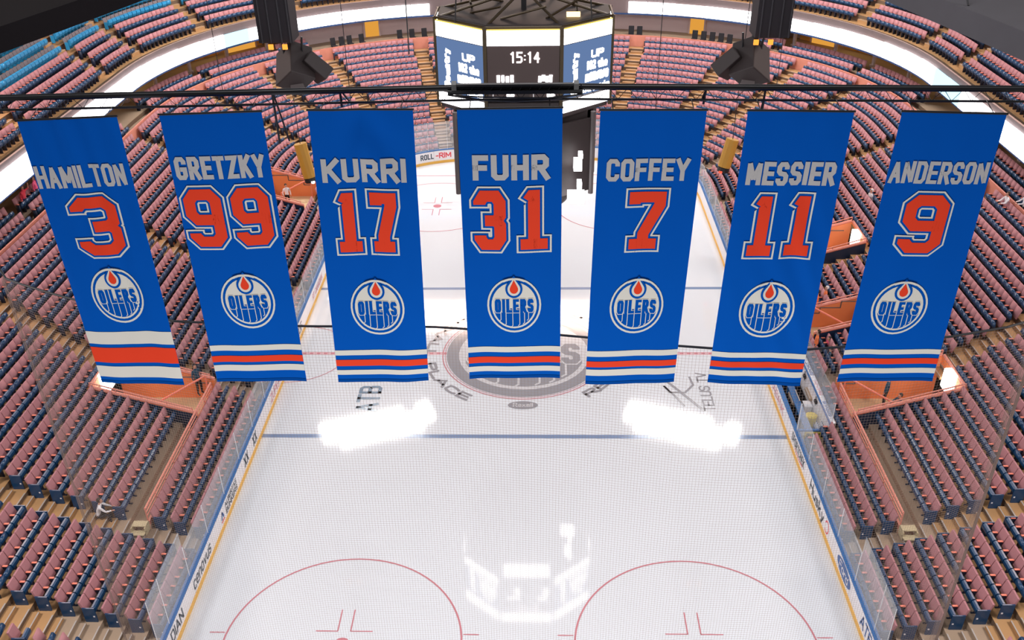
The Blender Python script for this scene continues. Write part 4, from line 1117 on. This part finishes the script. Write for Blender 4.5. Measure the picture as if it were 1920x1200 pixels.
for bi, (name, num, C4, nb, qb, eb, sb_) in enumerate(BN):
    c = [np.array(p) for p in C4]
    top = 0.5*(c[0][1]+c[1][1])
    ph = rnd.uniform(0, 6)
    amp = .012 if bi in (0, 2, 5) else .006
    def B(s, t, off=0.0, c=c, ph=ph, amp=amp, bi=bi):
        p = (c[0]*(1-s)+c[1]*s)*(1-t)+(c[3]*(1-s)+c[2]*s)*t
        y = YB+amp*(.25+t)*math.sin(7.5*s+2.2*t+ph)+amp*.5*math.sin(17*s-3*t+ph*2)*(1-.4*t)+.05*t*t*math.sin(3*s+ph)
        if bi == 2: y += .035*math.exp(-((s-.5-.2*math.sin(5*t))/.22)**2)*math.exp(-((t-.12)/.16)**2)*math.cos(22*(t-.45*abs(s-.5)))
        if bi == 5: y += .014*math.sin(20*(t*1.4-s)+1)*math.exp(-((t-.6)/.35)**2)*s
        if bi == 0: y += .012*math.sin(26*s-6*t)*(1-t)
        z = p[1]+(.012*math.sin(8*s+ph) if 1 else 0)*t
        return (p[0], y-off, z)
    r = thing('retired_number_banner', 'blue hanging banner lettered %s with red number %s, %s of seven' % (name, num, WHICH[bi]), 'banner', group='seven retired number banners')
    mb = MB(); ns, nt = 44, 120
    mb.v = [B(i/ns, j/nt) for j in range(nt+1) for i in range(ns+1)]
    mb.f = [(j*(ns+1)+i, (j+1)*(ns+1)+i, (j+1)*(ns+1)+i+1, j*(ns+1)+i+1) for j in range(nt) for i in range(ns)]; mb.m = [0]*len(mb.f)
    obj('cloth', mb, MT['banner'], r, smooth=True)
    mb = MB(); mb.path([(B(s, 0)[0], B(s, 0)[1]-.005, B(s, 0)[2]+.01) for s in (-.01, .25, .5, .75, 1.01)], .016, 6); obj('hanging_rod', mb, MT['black'], r)
    mb = MB()
    for s in (.12, .88):
        p = B(s, 0); mb.tube((p[0], p[1], p[2]), (p[0], YT, tz(p[0])-.05), .008, 4)
    obj('tie', mb, MT['black'], r)
    w = C4[1][0]-C4[0][0]; h = top-19.22
    def sheet(s0, s1, t0, t1, off, mi, mb):
        n1, n2 = 36, 3
        for i in range(n1):
            for j in range(n2):
                a, b = s0+(s1-s0)*i/n1, s0+(s1-s0)*(i+1)/n1; cc, d = t0+(t1-t0)*j/n2, t0+(t1-t0)*(j+1)/n2
                mb.quad(B(a, cc, off), B(a, d, off), B(b, d, off), B(b, cc, off), mi)
    for q, m in ((0, 'cream'), (2, 'red'), (4, 'cream')):
        mb = MB(); sheet(0, 1, sb_[q], sb_[q+1], .006, 0, mb); obj('stripe', mb, MT[m], r)
    mb = MB(); sheet(0, 1, .988, 1.0, .006, 0, mb); obj('hem', mb, MT['hem'], r)
    fn = lambda off: (lambda x, y: B(x/w, y/h, off))
    # the player's name
    for Q in text_chars(name, nb[0]*w, nb[1]*w, nb[3]*h, nb[2]*h, sw=(.22 if len(name) < 6 else .195 if len(name) < 8 else .165), gap=1.42 if len(name) < 6 else 1.3, maxlen=.06):
        mb = MB(); put(mb, Q, fn(.013), 0, .045); obj('letter', mb, MT['silver'], r)
    # the number in three widths
    x0, x1, y1, y0 = qb[0]*w, qb[1]*w, qb[2]*h, qb[3]*h
    hh = abs(y0-y1); bw = .163*hh
    base = bw*1.68
    trip = [text_chars(num, x0, x1, y0, y1, sw=.272, font=NUM, gap=1.12, wid=wd, base=base, ext=ext, maxlen=.06) for wd, ext in ((bw*1.68, 0), (bw*1.36, -.16*bw), (bw, -.34*bw))]
    for q in range(len(num)):
        top_ = None
        for lv, (mi, off) in enumerate((('cream', .012), ('bgap', .016), ('red', .020))):
            mb = MB(); put(mb, trip[lv][q], fn(off), 0, .05); o = obj('numeral' if lv == 0 else ('numeral_gap' if lv == 1 else 'numeral_face'), mb, MT[mi], top_ or r)
            top_ = top_ or o
    mb = MB(); rx = (57 if bi else 56)/(1750*1.0)*13.9/1.0*1.0
    rx = .395*1.14; ey = (eb[2]-eb[1])*h/2
    emblem(mb, lambda x, y, k: B(x/w, y/h, .010+.0018*k), eb[0]*w, (eb[1]+eb[2])/2*h, w*.285, -ey, 0, 1, 2, 0)
    obj('team_emblem', mb, [MT['cream'], MT['bgap'], MT['red']], r)

# ------------------------------------------------------------------ safety netting behind the banners
net = thing('safety_net', 'fine brown mesh netting hung from a cable above the near end boards', 'net')
cab = [(-10.52, -27.99), (-10.3, -28.35), (-9.6, -28.75), (-8.51, -29.28), (-6.1, -30.19), (-3.74, -30.37), (-1.36, -30.38), (1.09, -30.69), (3.6, -31.15), (5.44, -31.2), (7.81, -30.83), (9.42, -30.35), (10.1, -29.9), (10.4, -29.4)]
cabn = [np.array(p) for p in cab]
seg = [0]
for a, b in zip(cabn[:-1], cabn[1:]): seg.append(seg[-1]+np.linalg.norm(b-a))
def cpos(s): return np.array([np.interp(s, seg, [p[0] for p in cabn]), np.interp(s, seg, [p[1] for p in cabn])])
mb = MB(); NS = 40
mb.path([(*cpos(seg[-1]*i/NS), 19.3) for i in range(NS+1)], .022, 6)
mb.path([(-10.52, -27.99, 19.3), (-12.6, -26.2, 19.55)], .018, 6); mb.path([(10.4, -29.4, 19.3), (12.5, -28.2, 19.8)], .018, 6)
obj('top_cable', mb, MT['cable'], net)
mb = MB(); ST = .062; tot = seg[-1]; s = .3; R_ = .0021
def thread(mb, p, q, r):
    d = np.array(q)-np.array(p)
    mb.tube(p, q, r, 3)
zb = 8.2; R_ = .0018
while s < tot:
    p = cpos(s); mb.tube((p[0], p[1], zb), (p[0], p[1], 19.29), R_, 3); s += ST
z = zb
pl = [cpos(.3+(tot-.3)*i/26) for i in range(27)]
while z < 19.28:
    for a, b in zip(pl[:-1], pl[1:]): mb.tube((a[0], a[1], z), (b[0], b[1], z), R_, 3)
    z += ST
tag(obj('net_mesh', mb, MT['net'], net), kind='stuff')
mb = MB()       # gathered folds at both side edges
for s0, sgn in ((.3, 1), (tot-.35, -1)):
    q = 0
    for i in range(30):
        f = (i/30)**1.7*.6; p = cpos(s0+sgn*f); mb.tube((p[0], p[1]+.05*math.sin(i*1.9), zb), (p[0], p[1]+.05*math.sin(i*1.9), 19.25), .0026, 3)
tag(obj('gathered_edge', mb, MT['net'], net), kind='stuff')

# ------------------------------------------------------------------ people
def person(x, y, z, face, pose, top, legs, hair, label, scale=1.0, lean=0.0, arms='down'):
    """one skinned body; face = heading angle (0 looks towards +x)"""
    r = thing('person', label, 'person', (x, y, z), face)
    V, E, Rr = [], [], []
    def v(p, rad, par=None):
        V.append(p); Rr.append(rad)
        if par is not None: E.append((par, len(V)-1))
        return len(V)-1
    sit = pose == 'sit'
    hz = .50 if sit else .95
    lx = lean
    pel = v((0, 0, hz), (.15, .12)); wa = v((lx*.3, 0, hz+.2), (.135, .105), pel); ch = v((lx*.7, 0, hz+.42), (.165, .115), wa)
    nk = v((lx*.95, 0, hz+.56), (.06, .06), ch); hd = v((lx*1.05+.02, 0, hz+.68), (.085, .095), nk); ht = v((lx*1.1+.01, 0, hz+.80), (.07, .08), hd)
    for s in (-1, 1):
        sh = v((lx*.85, s*.19, hz+.47), (.06, .06), ch)
        if arms == 'fwd': el = v((lx+.16, s*.24, hz+.26), (.045, .045), sh); ha = v((lx+.38, s*.16, hz+.22), (.034, .034), el); fg = v((lx+.50, s*.13, hz+.20), (.028, .02), ha)
        elif arms == 'up' and s > 0: el = v((lx+.12, s*.36, hz+.58), (.045, .045), sh); ha = v((lx+.2, s*.30, hz+.82), (.034, .034), el); fg = v((lx+.22, s*.28, hz+.94), (.028, .02), ha)
        else: el = v((lx*.6-.02, s*.26, hz+.18), (.045, .045), sh); ha = v((lx*.5+.07, s*.26, hz-.05), (.034, .034), el); fg = v((lx*.5+.10, s*.25, hz-.17), (.028, .02), ha)
        hp = v((0, s*.10, hz-.04), (.09, .09), pel)
        if sit: kn = v((.44, s*.13, hz+.02), (.065, .065), hp); an = v((.46, s*.13, .08), (.045, .045), kn)
        else: kn = v((.03, s*.11, .50), (.065, .065), hp); an = v((-.02, s*.12, .09), (.045, .045), kn)
        v((V[an][0]+.17, s*.13, .04), (.045, .035), an)
    me = bpy.data.meshes.new('body'); me.from_pydata(V, E, []); me.update()
    o = bpy.data.objects.new('body', me); COL.objects.link(o)
    m = o.modifiers.new('skin', 'SKIN'); sv = me.skin_vertices[0].data
    for i, rad in enumerate(Rr): sv[i].radius = rad
    sv[0].use_root = True
    ss = o.modifiers.new('sub', 'SUBSURF'); ss.levels = 1; ss.render_levels = 1
    dg = bpy.context.evaluated_depsgraph_get(); me2 = bpy.data.meshes.new_from_object(o.evaluated_get(dg))
    bpy.data.objects.remove(o); me2.name = 'body'
    me2.materials.clear()
    for k_ in (top, legs, 'skin', 'cb'): me2.materials.append(MT[k_])
    vs = me2.vertices
    for p in me2.polygons:
        c = p.center
        if c.z > hz+.585: mi = 2
        elif c.z < .13 and not (sit and c.z > .2): mi = 3
        elif abs(c.y) > .205 and (c.z < hz+.04 if arms == 'down' else False) : mi = 2
        elif arms == 'fwd' and c.x > lx+.36 and c.z > hz+.1: mi = 2
        elif arms == 'up' and c.z > hz+.8 and c.y > .2: mi = 2
        elif (c.z < hz+.05 and abs(c.y) < .21) or (sit and c.x > .18 and c.z < hz+.12): mi = 1
        else: mi = 0
        p.material_index = mi; p.use_smooth = True
    b = link('body', me2, r); 
    mb = MB(); hc = (lx*1.08-.015, 0, hz+.745); n1, n2 = 10, 6
    for i in range(n1):
        for j in range(n2):
            P = []
            for (a, bb) in ((i, j), (i+1, j), (i+1, j+1), (i, j+1)):
                A = 2*PI*a/n1; Bv = PI/2*.0+PI*.62*bb/n2
                P.append((hc[0]+.112*math.sin(Bv)*math.cos(A)-.012, hc[1]+.098*math.sin(Bv)*math.sin(A), hc[2]+.125*math.cos(Bv)+(-.02 if math.cos(A) > .3 and bb > 3 else 0)))
            if j >= 3 and math.cos(2*PI*(i+.5)/n1) > .25: continue
            mb.quad(*P)
    obj('hair', mb, MT[hair], r, smooth=True)
    mb = MB(); hx = lx*1.05+.02
    for s in (-1, 1):
        mb = MB(); mb.box((hx+.085, s*.032, hz+.71), (.012, .02, .012)); obj('eye', mb, MT['hair'], r)
    mb = MB(); mb.box((hx+.085, 0, hz+.635), (.012, .05, .01)); obj('mouth', mb, MT['hair'], r)
    mb = MB(); mb.prism([(hx+.08, -.014, hz+.665), (hx+.08, .014, hz+.665), (hx+.08, 0, hz+.71)], (.03, 0, -.005)); obj('nose', mb, MT['skin'], r)
    r.scale = (scale,)*3
    return r
person(-17.45, -16.1, zk(4), 0.3, 'sit', 'cw', 'cb', 'hair', 'person in white shirt sitting on the left end of a row by the near aisle', 1.0, .22, 'fwd')
person(-16.3, -6.0, zk(3), -.6, 'stand', 'cn', 'cb', 'hair', 'person with dark top and white sleeve standing at the left stair entrance')
person(17.6, -6.9, zk(3)-.1, 2.6, 'stand', 'cn', 'cb', 'hair', 'person in dark vest standing at the right entrance under the rightmost banner')
person(17.9, -8.1, zk(3)-.25, 3.4, 'stand', 'cn', 'cb', 'hair', 'person leaning on the rail beside the right entrance, teal dark top', 1.0, .15, 'fwd')
person(-17.0, 17.8, zk(3), -1.2, 'stand', 'cw', 'cb', 'hair', 'person in white shirt and dark trousers between the second and third banners')
person(16.3, 1.7, zk(3), 3.0, 'stand', 'co', 'cbl', 'hair', 'person in orange jersey at the bench end, nearest the ice')
person(17.0, 2.5, zk(4), 3.0, 'sit', 'co', 'cbl', 'hairw', 'person in orange jersey sitting behind another in orange')
person(15.4, -2.2, zk(2), 2.9, 'stand', 'co', 'cn', 'hair', 'person in orange top with navy trousers below the dark stair front')
person(16.1, -2.0, zk(2), 3.3, 'sit', 'cp', 'cn', 'hair', 'person in hot pink hat and top sitting below the dark stair front', .95)
person(15.9, -3.1, zk(2), 2.8, 'sit', 'cn', 'cbl', 'hair', 'person in navy jacket sitting behind the team bench')
person(22.0, 12.3, zk(10), 3.4, 'sit', 'cw', 'cb', 'hairw', 'white haired person sitting between the two rightmost banners')
person(27.4, 5.9, zk(16), 3.2, 'stand', 'cw', 'cb', 'hair', 'person in white top and black trousers near the right edge', 1.0, .1, 'fwd')
person(27.9, 4.9, zk(17), 3.0, 'stand', 'cw', 'cb', 'hair', 'person in pale top and black trousers at the far right edge', 1.0, .1, 'fwd')
person(-29.0, 5.6, 6.1, -.2, 'stand', 'cr', 'cbl', 'hair', 'person in red and pink top behind the left parapet', 1.0, .1, 'up')
person(-28.9, 7.0, 6.1, .1, 'stand', 'cp', 'cb', 'hair', 'person in pink top at the left parapet beside the leftmost banner')
person(-28.9, 16.3, 6.1, .2, 'stand', 'cr', 'cb', 'hair', 'person in red behind the parapet between the two leftmost banners')
